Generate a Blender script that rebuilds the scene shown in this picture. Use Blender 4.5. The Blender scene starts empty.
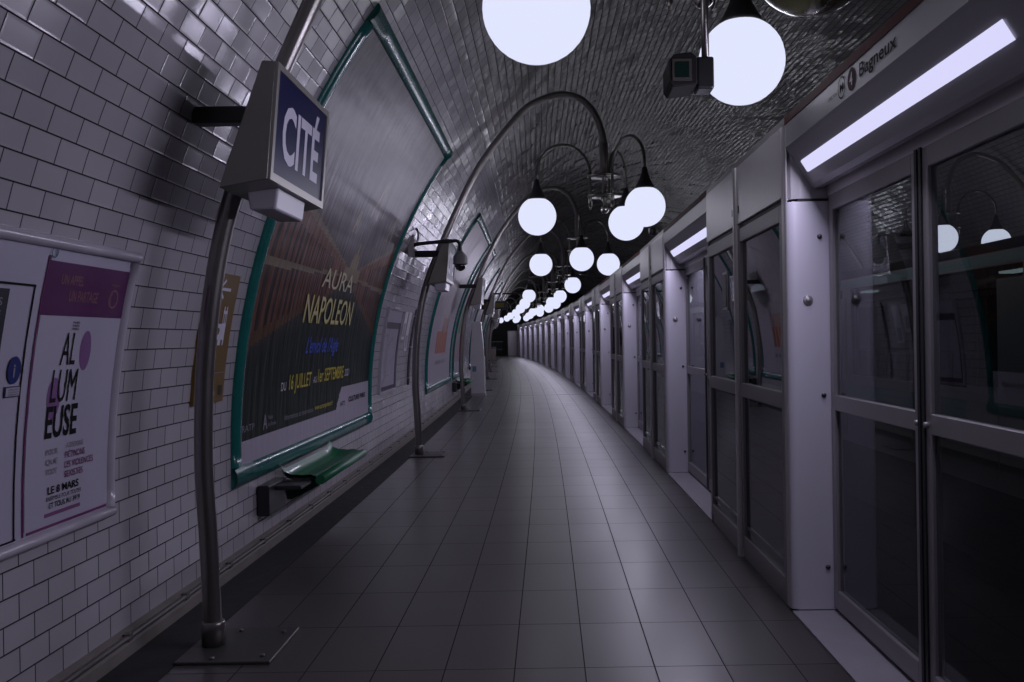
import bpy, math, random
from mathutils import Vector, Matrix
random.seed(7)
PI = math.pi
SC = bpy.context.scene
COL = SC.collection

# ------------------------------------------------------------------ camera
FPX = 915.0
cam = bpy.data.cameras.new('camera')
cam.sensor_width = 36.0
cam.lens = FPX / 1024 * 36
cam.shift_x = -36 / 1024
cam.shift_y = -3 / 1024
cam.clip_start = 0.05
cam.clip_end = 300
camo = bpy.data.objects.new('camera', cam)
COL.objects.link(camo)
camo.location = (0, 0, 1.45)
camo.rotation_euler = (PI / 2, 0.0157, 0)
SC.camera = camo

# ------------------------------------------------------------------ world, exposure, light levels
world = bpy.data.worlds.new('world')
SC.world = world
world.use_nodes = True
world.node_tree.nodes['Background'].inputs[0].default_value = (0.30, 0.29, 0.36, 1)
world.node_tree.nodes['Background'].inputs[1].default_value = 0.02
SC.view_settings.view_transform = 'Standard'
SC.view_settings.look = 'None'
SC.view_settings.exposure = 0.0
SC.view_settings.gamma = 1.0
SC.view_settings.use_curve_mapping = False
GLOBE_W = 2.6
STRIP_W = 25.0
LAMP_COL = (0.95, 0.94, 1.0)

# ------------------------------------------------------------------ the gently curving tunnel
R_CURVE, S_CURVE = 647.0, 5.7
def cc(s):
    return (s - S_CURVE) ** 2 / (2 * R_CURVE) if s > S_CURVE else 0.0
def cphi(s):
    return math.atan((s - S_CURVE) / R_CURVE) if s > S_CURVE else 0.0
def bend(x, s, z):
    return (x - cc(s), s, z)

# vault profile, left half, from an ellipse
XC, AX, BZ, Z0, XL = 3.97, 6.0, 5.2, 0.75, -2.03
prof = []      # (v, x, z, nx, nz)
def _build_profile():
    pts = [(XL, 0.0), (XL, 0.4), (XL, 0.75)]
    n = 90
    for i in range(1, n + 1):
        t = i / n * PI
        pts.append((XC - AX * math.cos(t), Z0 + BZ * math.sin(t)))
    pts += [(XC + AX, 0.5), (XC + AX, 0.0), (XC + AX, -1.2)]
    v = 0
    for i, (x, z) in enumerate(pts):
        if i:
            v += math.hypot(x - pts[i-1][0], z - pts[i-1][1])
        a = pts[max(0, i-1)]; b = pts[min(len(pts)-1, i+1)]
        tx, tz = b[0]-a[0], b[1]-a[1]
        l = math.hypot(tx, tz)
        prof.append((v, x, z, tz/l, -tx/l))
_build_profile()
def _interp(key, val):
    for i in range(1, len(prof)):
        if prof[i][key] >= val or i == len(prof)-1 or (key == 2 and prof[i][2] < prof[i-1][2]):
            a, b = prof[i-1], prof[i]
            t = (val - a[key]) / ((b[key]-a[key]) or 1)
            return [a[k]+(b[k]-a[k])*t for k in range(5)]
def v_of_z(z): return _interp(2, z)[0]
def wx(z): return _interp(2, z)[1]
def wall(s, v, off=0.0):
    _, x, z, nx, nz = _interp(0, v)
    return bend(x + nx*off, s, z + nz*off)

# ------------------------------------------------------------------ materials
MATS = {}
def new_mat(name):
    m = bpy.data.materials.new(name); m.use_nodes = True
    nt = m.node_tree
    return m, nt, nt.nodes['Principled BSDF']
def N(nt, typ, **kw):
    n = nt.nodes.new(typ)
    for k, v in kw.items(): setattr(n, k, v)
    return n
def L(nt, a, b): nt.links.new(a, b)
def M_(nt, op, a, b=None, c=None, clamp=False):
    n = nt.nodes.new('ShaderNodeMath'); n.operation = op; n.use_clamp = clamp
    for i, v in enumerate((a, b, c)):
        if v is None: continue
        if hasattr(v, 'links'): nt.links.new(v, n.inputs[i])
        else: n.inputs[i].default_value = v
    return n.outputs[0]
def mat(name, col, rough=0.5, metal=0.0, noise=0.0, nscale=20, coat=0.0, spec=0.5, bump=0.0, stretch=None):
    if name in MATS: return MATS[name]
    m, nt, p = new_mat(name)
    p.inputs['Base Color'].default_value = (*col, 1)
    p.inputs['Roughness'].default_value = rough
    p.inputs['Metallic'].default_value = metal
    p.inputs['Coat Weight'].default_value = coat
    p.inputs['Specular IOR Level'].default_value = spec
    tc = N(nt, 'ShaderNodeTexCoord'); nz = N(nt, 'ShaderNodeTexNoise')
    nz.inputs['Scale'].default_value = nscale
    nz.inputs['Detail'].default_value = 4
    src = tc.outputs['Object']
    if stretch:
        mp = N(nt, 'ShaderNodeMapping'); mp.inputs['Scale'].default_value = stretch
        L(nt, src, mp.inputs[0]); src = mp.outputs[0]
    L(nt, src, nz.inputs['Vector'])
    r = N(nt, 'ShaderNodeMapRange')
    r.inputs[3].default_value = 1 - noise; r.inputs[4].default_value = 1 + noise
    L(nt, nz.outputs['Fac'], r.inputs[0])
    mx = N(nt, 'ShaderNodeVectorMath', operation='SCALE')
    mx.inputs[0].default_value = col
    L(nt, r.outputs[0], mx.inputs['Scale']); L(nt, mx.outputs[0], p.inputs['Base Color'])
    rr = M_(nt, 'MULTIPLY', r.outputs[0], rough); L(nt, rr, p.inputs['Roughness'])
    if bump:
        b = N(nt, 'ShaderNodeBump'); b.inputs['Strength'].default_value = bump; b.inputs['Distance'].default_value = 0.002
        L(nt, nz.outputs['Fac'], b.inputs['Height']); L(nt, b.outputs[0], p.inputs['Normal'])
    MATS[name] = m
    return m
def emis(name, col, strength):
    m, nt, p = new_mat(name)
    nt.nodes.remove(p)
    e = N(nt, 'ShaderNodeEmission')
    e.inputs[0].default_value = (*col, 1); e.inputs[1].default_value = strength
    L(nt, e.outputs[0], nt.nodes['Material Output'].inputs[0])
    MATS[name] = m
    return m
def tile_mat(name, col, joint, tw, th, rough, tilt, var, grime=0.25, rows_off=True, u0=0, v0=0, wave=0.0, cushion=0.0, spec=0.5, coat=0.0, jw=0.004, bumpd=1.0):
    """tiles laid out in a UV map measured in metres"""
    m, nt, p = new_mat(name)
    uv = N(nt, 'ShaderNodeUVMap'); uv.uv_map = 'metres'
    sp = N(nt, 'ShaderNodeSeparateXYZ'); L(nt, uv.outputs[0], sp.inputs[0])
    v = M_(nt, 'DIVIDE', M_(nt, 'SUBTRACT', sp.outputs[1], v0), th)
    row = M_(nt, 'FLOOR', v); fv = M_(nt, 'FRACT', v)
    u = M_(nt, 'DIVIDE', M_(nt, 'SUBTRACT', sp.outputs[0], u0), tw)
    if rows_off:
        u = M_(nt, 'ADD', u, M_(nt, 'MULTIPLY', M_(nt, 'FLOORED_MODULO', row, 2.0), 0.5))
    colm = M_(nt, 'FLOOR', u); fu = M_(nt, 'FRACT', u)
    du = M_(nt, 'MULTIPLY', M_(nt, 'MINIMUM', fu, M_(nt, 'SUBTRACT', 1.0, fu)), tw)
    dv = M_(nt, 'MULTIPLY', M_(nt, 'MINIMUM', fv, M_(nt, 'SUBTRACT', 1.0, fv)), th)
    d = M_(nt, 'MINIMUM', du, dv)
    mask = N(nt, 'ShaderNodeMapRange', interpolation_type='SMOOTHSTEP')
    mask.inputs[1].default_value = jw*0.35; mask.inputs[2].default_value = jw
    L(nt, d, mask.inputs[0])
    edge = N(nt, 'ShaderNodeMapRange', interpolation_type='SMOOTHSTEP')
    edge.inputs[1].default_value = 0.0; edge.inputs[2].default_value = jw*2.6
    L(nt, d, edge.inputs[0])
    cb = N(nt, 'ShaderNodeCombineXYZ'); L(nt, colm, cb.inputs[0]); L(nt, row, cb.inputs[1])
    wn = N(nt, 'ShaderNodeTexWhiteNoise', noise_dimensions='2D'); L(nt, cb.outputs[0], wn.inputs['Vector'])
    ws = N(nt, 'ShaderNodeSeparateXYZ'); L(nt, wn.outputs['Color'], ws.inputs[0])
    # colour
    nz = N(nt, 'ShaderNodeTexNoise'); nz.inputs['Scale'].default_value = 1.3; nz.inputs['Detail'].default_value = 6
    L(nt, uv.outputs[0], nz.inputs['Vector'])
    g = M_(nt, 'ADD', M_(nt, 'MULTIPLY', M_(nt, 'SUBTRACT', nz.outputs['Fac'], 0.5), grime*2), 1.0)
    tv = M_(nt, 'ADD', M_(nt, 'MULTIPLY', M_(nt, 'SUBTRACT', wn.outputs['Value'], 0.5), var*2), g)
    sc = N(nt, 'ShaderNodeVectorMath', operation='SCALE'); sc.inputs[0].default_value = col; L(nt, tv, sc.inputs['Scale'])
    mx = N(nt, 'ShaderNodeMix', data_type='RGBA')
    L(nt, mask.outputs[0], mx.inputs['Factor']); mx.inputs['A'].default_value = (*joint, 1); L(nt, sc.outputs[0], mx.inputs['B'])
    L(nt, mx.outputs['Result'], p.inputs['Base Color'])
    L(nt, M_(nt, 'MULTIPLY', mask.outputs[0], spec), p.inputs['Specular IOR Level'])
    ro = M_(nt, 'ADD', M_(nt, 'MULTIPLY', M_(nt, 'SUBTRACT', 1.0, mask.outputs[0]), 0.5), M_(nt, 'MULTIPLY', g, rough))
    L(nt, ro, p.inputs['Roughness'])
    # every tile sits a little out of true, its edge is rounded over
    tx = M_(nt, 'MULTIPLY', M_(nt, 'MULTIPLY', M_(nt, 'SUBTRACT', ws.outputs[0], 0.5), M_(nt, 'SUBTRACT', fu, 0.5)), tilt*tw)
    ty = M_(nt, 'MULTIPLY', M_(nt, 'MULTIPLY', M_(nt, 'SUBTRACT', ws.outputs[1], 0.5), M_(nt, 'SUBTRACT', fv, 0.5)), tilt*th)
    h = M_(nt, 'ADD', M_(nt, 'ADD', tx, ty), M_(nt, 'MULTIPLY', edge.outputs[0], 0.0016*bumpd))
    if cushion:
        cv = M_(nt, 'MULTIPLY', M_(nt, 'POWER', M_(nt, 'SUBTRACT', fv, 0.5), 2.0), -cushion*th)
        cu_ = M_(nt, 'MULTIPLY', M_(nt, 'POWER', M_(nt, 'SUBTRACT', fu, 0.5), 2.0), -cushion*0.15*tw)
        h = M_(nt, 'ADD', h, M_(nt, 'ADD', cv, cu_))
    if wave:
        nw = N(nt, 'ShaderNodeTexNoise'); nw.inputs['Scale'].default_value = 1.2; nw.inputs['Detail'].default_value = 1
        L(nt, uv.outputs[0], nw.inputs['Vector'])
        h = M_(nt, 'ADD', h, M_(nt, 'MULTIPLY', nw.outputs['Fac'], wave))
    b = N(nt, 'ShaderNodeBump'); b.inputs['Strength'].default_value = 1.0; b.inputs['Distance'].default_value = 1.0
    p.inputs['Coat Weight'].default_value = coat; p.inputs['Coat Roughness'].default_value = 0.2; L(nt, b.outputs[0], p.inputs['Coat Normal'])
    L(nt, h, b.inputs['Height']); L(nt, b.outputs[0], p.inputs['Normal'])
    MATS[name] = m
    return m
def glass_mat(name, tint, refl=1.5, rough=0.0, boost=0.0):
    m, nt, p = new_mat(name)
    nt.nodes.remove(p)
    t = N(nt, 'ShaderNodeBsdfTransparent'); t.inputs[0].default_value = (*tint, 1)
    g = N(nt, 'ShaderNodeBsdfGlossy'); g.inputs['Roughness'].default_value = rough
    g.inputs['Color'].default_value = (0.9, 0.92, 0.95, 1)
    f = N(nt, 'ShaderNodeFresnel'); f.inputs[0].default_value = refl
    geo = N(nt, 'ShaderNodeNewGeometry')
    fac = M_(nt, 'MULTIPLY', M_(nt, 'ADD', f.outputs[0], boost, clamp=True), M_(nt, 'SUBTRACT', 1.0, geo.outputs['Backfacing']))
    mx = N(nt, 'ShaderNodeMixShader')
    L(nt, fac, mx.inputs[0]); L(nt, t.outputs[0], mx.inputs[1]); L(nt, g.outputs[0], mx.inputs[2])
    L(nt, mx.outputs[0], nt.nodes['Material Output'].inputs[0])
    MATS[name] = m
    return m
def print_mat(name, rough=0.3):
    """printed paper: the ink colour is stored on the faces"""
    if name in MATS: return MATS[name]
    m, nt, p = new_mat(name)
    a = N(nt, 'ShaderNodeAttribute'); a.attribute_name = 'ink'
    L(nt, a.outputs['Color'], p.inputs['Base Color'])
    p.inputs['Roughness'].default_value = rough
    p.inputs['Specular IOR Level'].default_value = 0.10
    p.inputs['Coat Weight'].default_value = 0.03
    p.inputs['Coat Roughness'].default_value = 0.22
    tc = N(nt, 'ShaderNodeTexCoord'); nz = N(nt, 'ShaderNodeTexNoise')
    mp = N(nt, 'ShaderNodeMapping'); mp.inputs['Scale'].default_value = (3, 5, 0.6)
    L(nt, tc.outputs['Object'], mp.inputs[0]); L(nt, mp.outputs[0], nz.inputs['Vector'])
    nz.inputs['Scale'].default_value = 2.5
    b = N(nt, 'ShaderNodeBump'); b.inputs['Strength'].default_value = 0.25; b.inputs['Distance'].default_value = 0.02
    L(nt, nz.outputs['Fac'], b.inputs['Height']); L(nt, b.outputs[0], p.inputs['Normal']); L(nt, b.outputs[0], p.inputs['Coat Normal'])
    MATS[name] = m
    return m

T_WALL = tile_mat('glazed_wall_tile', (0.41, 0.388, 0.42), (0.03, 0.028, 0.03), 0.205, 0.102, 0.18, 0.055, 0.05, 0.16, wave=0.016, jw=0.0048, bumpd=0.35)
T_VAULT = tile_mat('glazed_vault_tile', (0.47, 0.445, 0.45), (0.03, 0.028, 0.03), 0.205, 0.102, 0.19, 0.08, 0.07, 0.20, wave=0.055, jw=0.007, bumpd=0.35, cushion=0.10, spec=1.0, coat=0.4)
T_FLOOR = tile_mat('floor_tile', (0.070, 0.064, 0.062), (0.034, 0.032, 0.031), 0.307, 0.62, 0.31, 0.004, 0.07, 0.14, rows_off=False, u0=0.139, v0=4.02, jw=0.0038, bumpd=0.12, spec=0.36)
STEEL = mat('brushed_steel', (0.72, 0.69, 0.70), 0.36, 0.6, 0.10, 6, bump=0.15, stretch=(12, 12, 0.6))
STEEL_D = mat('dull_steel_frame', (0.36, 0.34, 0.35), 0.40, 0.5, 0.08, 8)
POLE = mat('satin_metal_pole', (0.26, 0.245, 0.235), 0.30, 0.9, 0.08, 5)
ARM = mat('bronzed_metal_arm', (0.20, 0.19, 0.175), 0.28, 0.9, 0.08, 9)
BLACK = mat('black_enamel', (0.02, 0.02, 0.022), 0.35, 0.0, 0.1, 10)
SOOT = mat('dark_concrete', (0.035, 0.035, 0.037), 0.85, 0.0, 0.3, 3)
WHITE_JAMB = mat('white_lacquer_jamb', (0.60, 0.575, 0.66), 0.38, 0.0, 0.04, 3)
WHITE_EN = mat('white_enamel', (0.56, 0.54, 0.58), 0.35, 0.0, 0.05, 3)
HEADER = mat('grey_header_lacquer', (0.47, 0.45, 0.48), 0.35, 0.2, 0.05, 4)
RED = mat('dark_red_band', (0.10, 0.018, 0.02), 0.6, spec=0.15)
INK = mat('black_ink', (0.010, 0.010, 0.012), 0.6, spec=0.08)
INK_RED = mat('line_purple', (0.075, 0.018, 0.03), 0.6, spec=0.1)
GREY_TXT = mat('grey_ink', (0.26, 0.24, 0.29), 0.5)
TEAL = mat('teal_glazed_ceramic', (0.012, 0.13, 0.115), 0.22, 0.0, 0.25, 9, coat=0.1)
WHITE_CER = mat('white_glazed_ceramic', (0.46, 0.43, 0.49), 0.16, 0.0, 0.15, 7)
GREEN = mat('green_fibreglass', (0.010, 0.14, 0.06), 0.42, 0.0, 0.12, 5, coat=0.05)
GREEN_D = mat('dark_green_steel', (0.008, 0.04, 0.03), 0.4)
BLUE = mat('blue_enamel', (0.007, 0.008, 0.065), 0.3, 0.0, 0.05, 4, spec=0.2)
LETTER = mat('white_letter', (0.62, 0.60, 0.72), 0.4)
YELLOW = mat('yellow_ink', (0.50, 0.42, 0.03), 0.4)
CREAM = mat('cream_ink', (0.50, 0.46, 0.30), 0.4)
BLUE_INK = mat('blue_ink', (0.015, 0.07, 0.50), 0.4)
BROWN = mat('brown_enamel', (0.15, 0.085, 0.012), 0.35, 0.0, 0.1, 4)
MAGENTA = mat('magenta_ink', (0.085, 0.012, 0.085), 0.35, 0.0, 0.08, 3)
MAG_D = mat('plum_line', (0.15, 0.02, 0.12), 0.4)
LILAC = mat('lilac_blob', (0.20, 0.09, 0.24), 0.4)
ORANGE = mat('faded_orange_ink', (0.33, 0.13, 0.08), 0.4)
PAPER = mat('pale_paper', (0.46, 0.43, 0.53), 0.3, 0.0, 0.04, 3, coat=0.3)
STONE = mat('grimy_stone_ledge', (0.19, 0.172, 0.155), 0.7, 0.0, 0.35, 7, bump=0.5)
SILL = mat('pale_sill', (0.34, 0.32, 0.36), 0.5, 0.0, 0.12, 5)
RUBBER = mat('black_gasket', (0.012, 0.012, 0.014), 0.5)
OPAL = mat('frosted_plastic', (0.50, 0.48, 0.54), 0.3)
OLIVE_NEON = mat('mustard_sign_face', (0.16, 0.13, 0.01), 0.4)
TRAIN_W = mat('train_pale_paint', (0.22, 0.24, 0.24), 0.35)
TRAIN_T = mat('train_jade_paint', (0.012, 0.24, 0.24), 0.3)
TRAIN_D = mat('train_dark_trim', (0.012, 0.013, 0.014), 0.4)
GLOBE = emis('opal_globe_glow', (0.755, 0.79, 1.0), 1.0)
STRIP = emis('strip_lamp_glow', (0.70, 0.69, 0.98), 1.0)
TRAIN_GLOW = emis('train_lamp_glow', (0.75, 0.8, 0.85), 0.8)
CHROME = mat('polished_chrome', (0.6, 0.58, 0.56), 0.12, 1.0)
GLASS = glass_mat('door_glass', (0.80, 0.82, 0.82), 1.5)
GLASS_D = glass_mat('dark_panel_glass', (0.30, 0.32, 0.32), 1.9, 0.01, 0.06)
GLASS_T = glass_mat('train_glass', (0.45, 0.5, 0.5), 1.4)
# a dead globe: smoked glass with a shiny skin
m, nt, p = new_mat('unlit_globe_glass')
p.inputs['Base Color'].default_value = (0.09, 0.09, 0.045, 1); p.inputs['Roughness'].default_value = 0.2
p.inputs['Coat Weight'].default_value = 1.0; p.inputs['Coat Roughness'].default_value = 0.03
DEAD = m

# ------------------------------------------------------------------ mesh builder
class MB:
    def __init__(self): self.v = []; self.f = []; self.smooth = []
    def add(self, vs, fs, smooth=False):
        o = len(self.v); self.v += [tuple(a) for a in vs]
        for f in fs: self.f.append(tuple(i+o for i in f)); self.smooth.append(smooth)
        return self
    def box(self, x0, x1, y0, y1, z0, z1):
        if x0 > x1: x0, x1 = x1, x0
        if y0 > y1: y0, y1 = y1, y0
        vs = [(x, y, z) for x in (x0, x1) for y in (y0, y1) for z in (z0, z1)]
        return self.add(vs, [(0,1,3,2),(4,6,7,5),(0,4,5,1),(2,3,7,6),(0,2,6,4),(1,5,7,3)])
    def prism_y(self, poly, y0, y1, smooth=False):
        """poly in x,z ; extruded along y"""
        n = len(poly)
        vs = [(x, y0, z) for x, z in poly] + [(x, y1, z) for x, z in poly]
        a = sum(poly[i][0]*poly[(i+1)%n][1]-poly[(i+1)%n][0]*poly[i][1] for i in range(n))
        fs = [tuple(range(n)), tuple(range(2*n-1, n-1, -1))] + [(i, i+n, (i+1)%n+n, (i+1)%n) for i in range(n)]
        if a < 0: fs = [tuple(reversed(f)) for f in fs]
        return self.add(vs, fs, smooth)
    def prism_z(self, poly, z0, z1, smooth=False):
        n = len(poly)
        a = sum(poly[i][0]*poly[(i+1)%n][1]-poly[(i+1)%n][0]*poly[i][1] for i in range(n))
        if a < 0: poly = poly[::-1]
        vs = [(x, y, z0) for x, y in poly] + [(x, y, z1) for x, y in poly]
        self.add(vs, [tuple(range(n-1, -1, -1)), tuple(range(n, 2*n))])
        o = len(self.v) - 2*n
        for i in range(n):
            self.f.append((o+i, o+(i+1)%n, o+(i+1)%n+n, o+i+n)); self.smooth.append(smooth)
        return self
    def tube(self, path, r, n=12, closed_ends=True):
        path = [Vector(p) for p in path]; m = len(path)
        rs = r if isinstance(r, (list, tuple)) else [r]*m
        vs = []; fs = []
        ref = None
        for i, p in enumerate(path):
            t = (path[min(i+1, m-1)] - path[max(i-1, 0)]).normalized()
            if ref is None:
                ref = Vector((0, 1, 0)) if abs(t.y) < 0.9 else Vector((1, 0, 0))
            a = (ref - t*ref.dot(t)).normalized(); b = t.cross(a); ref = a
            for k in range(n):
                an = 2*PI*k/n
                vs.append(p + (a*math.cos(an) + b*math.sin(an))*rs[i])
        for i in range(m-1):
            for k in range(n):
                fs.append((i*n+k, i*n+(k+1)%n, (i+1)*n+(k+1)%n, (i+1)*n+k))
        self.add(vs, fs, True)
        if closed_ends:
            o = len(self.v) - len(vs)
            self.f.append(tuple(o+k for k in reversed(range(n)))); self.smooth.append(False)
            self.f.append(tuple(o+(m-1)*n+k for k in range(n))); self.smooth.append(False)
        return self
    def lathe(self, prof_, c=(0, 0, 0), n=24, smooth=True, axis='z'):
        """prof_: (r, h) pairs"""
        vs = []; fs = []
        for r, h in prof_:
            for k in range(n):
                a = 2*PI*k/n
                if axis == 'z': vs.append((c[0]+r*math.cos(a), c[1]+r*math.sin(a), c[2]+h))
                elif axis == 'x': vs.append((c[0]+h, c[1]+r*math.cos(a), c[2]+r*math.sin(a)))
                else: vs.append((c[0]+r*math.sin(a), c[1]+h, c[2]+r*math.cos(a)))
        m = len(prof_)
        for i in range(m-1):
            for k in range(n):
                fs.append((i*n+k, i*n+(k+1)%n, (i+1)*n+(k+1)%n, (i+1)*n+k))
        fs.append(tuple(reversed(range(n)))); fs.append(tuple((m-1)*n+k for k in range(n)))
        self.add(vs, fs, smooth)
        return self
    def grid(self, fn, nu, nv, smooth=False):
        vs = [fn(i/nu, j/nv) for i in range(nu+1) for j in range(nv+1)]
        fs = [(i*(nv+1)+j, (i+1)*(nv+1)+j, (i+1)*(nv+1)+j+1, i*(nv+1)+j+1) for i in range(nu) for j in range(nv)]
        return self.add(vs, fs, smooth)
    def build(self, name, material, parent=None):
        me = bpy.data.meshes.new(name)
        me.from_pydata(self.v, [], self.f)
        me.materials.append(material)
        me.polygons.foreach_set('use_smooth', self.smooth)
        me.update()
        o = bpy.data.objects.new(name, me); COL.objects.link(o)
        if parent: o.parent = parent
        return o
def tag(o, label=None, cat=None, group=None, kind=None):
    if label: o['label'] = label
    if cat: o['category'] = cat
    if group: o['group'] = group
    if kind: o['kind'] = kind
    return o
def empty(name, x, s, z=0.0, rot=True):
    o = bpy.data.objects.new(name, None); COL.objects.link(o)
    o.empty_display_size = 0.1
    o.location = bend(x, s, z); o.rotation_euler = (0, 0, cphi(s) if rot else 0)
    return o
def move(o, x, s, z=0.0):
    o.location = bend(x, s, z); o.rotation_euler = (0, 0, cphi(s))
def copy_tree(o, parent=None):
    c = o.copy(); COL.objects.link(c); c.parent = parent
    for ch in list(o.children): copy_tree(ch, c)
    return c
def bevel(o, w=0.01, seg=2):
    m = o.modifiers.new('bevel', 'BEVEL'); m.width = w; m.segments = seg; m.limit_method = 'ANGLE'; m.angle_limit = 0.7
    return o
_dg = None
def text2d(body, height=1.0, width=None, bold=0.0, shear=0.0, spacing=1.0):
    """filled letter outlines as verts/faces, baseline at 0, cap height = height, left edge at 0"""
    cu = bpy.data.curves.new('t', 'FONT'); cu.body = body; cu.fill_mode = 'BOTH'; cu.resolution_u = 3
    cu.offset = bold; cu.shear = shear; cu.space_character = spacing
    ob = bpy.data.objects.new('t', cu); COL.objects.link(ob)
    me = ob.to_mesh()
    vs = [(v.co.x, v.co.y) for v in me.vertices]; fs = [tuple(p.vertices) for p in me.polygons]
    ob.to_mesh_clear(); bpy.data.objects.remove(ob); bpy.data.curves.remove(cu)
    if not vs: return [], []
    x0 = min(a[0] for a in vs); x1 = max(a[0] for a in vs)
    k = height/0.70
    kx = width/(x1-x0) if width else k
    return [((a-x0)*kx, b*k) for a, b in vs], fs
def text_on(mb, fn, body, u, v, height, width=None, centre=False, **kw):
    """fn(u, v) -> 3D point"""
    vs, fs = text2d(body, height, width, **kw)
    if not vs: return
    off = -max(a[0] for a in vs)/2 if centre else 0
    mb.add([fn(u+off+a, v+b) for a, b in vs], fs)
def wall_patch(s0, s1, v0, v1, off, thick=0.0, nu=None, nv=None, mb=None):
    """a sheet (or slab, if thick) following the vault between two arc heights"""
    mb = mb or MB()
    nu = nu or max(1, int((s1-s0)/0.5)); nv = nv or max(1, int((v1-v0)/0.03))
    mb.grid(lambda a, b: wall(s0+(s1-s0)*a, v0+(v1-v0)*b, off), nu, nv, True)
    if thick:
        mb.grid(lambda a, b: wall(s0+(s1-s0)*a, v0, off-thick*b), nu, 1)
        mb.grid(lambda a, b: wall(s1-(s1-s0)*a, v1, off-thick*b), nu, 1)
        mb.grid(lambda a, b: wall(s0, v1-(v1-v0)*a, off-thick*b), nv, 1)
        mb.grid(lambda a, b: wall(s1, v0+(v1-v0)*a, off-thick*b), nv, 1)
    return mb
def wall_bar(mb, s0, s1, v0, v1, w, r):
    """rounded moulding following the vault; either along s or along the arc"""
    if abs(s1-s0) > abs(v1-v0):
        n = max(2, int(abs(s1-s0)/0.4)); path = [(s0+(s1-s0)*i/n, v0) for i in range(n+1)]; along_s = True
    else:
        n = max(2, int(abs(v1-v0)/0.1)); path = [(s0, v0+(v1-v0)*i/n) for i in range(n+1)]; along_s = False
    m = 6
    sec = [(-w/2, 0)] + [(-w/2*math.cos(PI*k/m), 0.012 + r*math.sin(PI*k/m)) for k in range(m+1)] + [(w/2, 0)]
    vs = []; fs = []
    for (s, v) in path:
        for a, h in sec:
            vs.append(wall(s, v+a, h) if along_s else wall(s+a, v, h))
    k = len(sec)
    for i in range(len(path)-1):
        for j in range(k-1):
            fs.append((i*k+j, i*k+j+1, (i+1)*k+j+1, (i+1)*k+j))
    fs.append(tuple(range(k))); fs.append(tuple(len(vs)-1-q for q in range(k)))
    mb.add(vs, fs, True)

# ------------------------------------------------------------------ the setting
S_BACK, S_END = -9.0, 79.0
def shell(name, i0, i1, material, ns=64):
    me = bpy.data.meshes.new(name)
    vs = []; uvs = []; fs = []
    rows = prof[i0:i1+1]; k = len(rows)
    for i in range(ns+1):
        s = S_BACK + (S_END-S_BACK)*i/ns
        for (v, x, z, nx, nz) in rows:
            vs.append(bend(x, s, z)); uvs.append((s, v))
    for i in range(ns):
        for j in range(k-1):
            fs.append((i*k+j, i*k+j+1, (i+1)*k+j+1, (i+1)*k+j))
    me.from_pydata(vs, [], fs); me.materials.append(material)
    uvl = me.uv_layers.new(name='metres')
    for lp in me.loops: uvl.data[lp.index].uv = uvs[lp.vertex_index]
    me.polygons.foreach_set('use_smooth', [True]*len(fs)); me.update()
    o = bpy.data.objects.new(name, me); COL.objects.link(o)
    tag(o, kind='structure'); return o
i_split = next(i for i, p_ in enumerate(prof) if p_[2] > 3.9)
i_right = len(prof) - 1 - next(i for i, p_ in enumerate(reversed(prof)) if p_[2] > 3.9)
shell('wall_left', 0, i_split, T_WALL)
shell('ceiling', i_split, i_right, T_VAULT)
shell('wall_right', i_right, len(prof)-1, T_WALL)

def slab(name, x0, x1, z, material, ns=60, depth=0.0):
    me = bpy.data.meshes.new(name); vs = []; uvs = []; fs = []
    cols = [(x0, z-depth), (x0, z), (x1, z), (x1, z-depth)] if depth else [(x0, z), (x1, z)]
    k = len(cols)
    for i in range(ns+1):
        s = S_BACK + (S_END-S_BACK)*i/ns
        for x, zz in cols: vs.append(bend(x, s, zz)); uvs.append((x, s))
    for i in range(ns):
        for j in range(k-1): fs.append((i*k+j, i*k+j+1, (i+1)*k+j+1, (i+1)*k+j))
    me.from_pydata(vs, [], [tuple(reversed(f)) for f in fs]); me.materials.append(material)
    uvl = me.uv_layers.new(name='metres')
    for lp in me.loops: uvl.data[lp.index].uv = uvs[lp.vertex_index]
    me.update(); o = bpy.data.objects.new(name, me); COL.objects.link(o)
    tag(o, kind='structure'); return o
slab('floor', -2.04, 1.50, 0.0, T_FLOOR, depth=1.25)
slab('floor', 1.45, 6.55, -1.2, SOOT)
slab('floor', 6.5, 9.98, 0.0, T_FLOOR, depth=1.25)
# gutter strip of dark asphalt along the foot of the wall
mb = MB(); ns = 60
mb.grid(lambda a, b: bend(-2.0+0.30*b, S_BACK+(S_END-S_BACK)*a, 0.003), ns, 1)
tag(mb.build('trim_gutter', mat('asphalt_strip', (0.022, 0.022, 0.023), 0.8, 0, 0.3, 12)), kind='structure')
# grimy ledge with a pipe on it
mb = MB()
led = [(-2.03, 0.0), (-1.965, 0.0), (-1.965, 0.06), (-1.98, 0.072), (-1.995, 0.072), (-1.995, 0.095), (-2.03, 0.105)]
for i in range(ns):
    pass
vs = []; fs = []
for i in range(ns+1):
    s = S_BACK+(S_END-S_BACK)*i/ns
    for x, z in led: vs.append(bend(x, s, z))
k = len(led)
for i in range(ns):
    for j in range(k-1): fs.append((i*k+j, (i+1)*k+j, (i+1)*k+j+1, i*k+j+1))
mb.add(vs, fs)
tag(mb.build('baseboard_left', STONE), kind='structure')
mb = MB(); mb.tube([bend(-1.976, S_BACK+(S_END-S_BACK)*i/ns, 0.086) for i in range(ns+1)], 0.014, 8)
for i in range(120):
    s = -1+i*0.66+0.03*math.sin(i*7)
    q = bend(-1.976, s, 0.086); mb.box(q[0]-0.02, q[0]+0.012, s-0.02, s+0.02, 0.070, 0.104)
tag(mb.build('trim_conduit', mat('painted_conduit', (0.12, 0.11, 0.105), 0.5, 0.2, 0.3, 9)), kind='structure')
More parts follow.
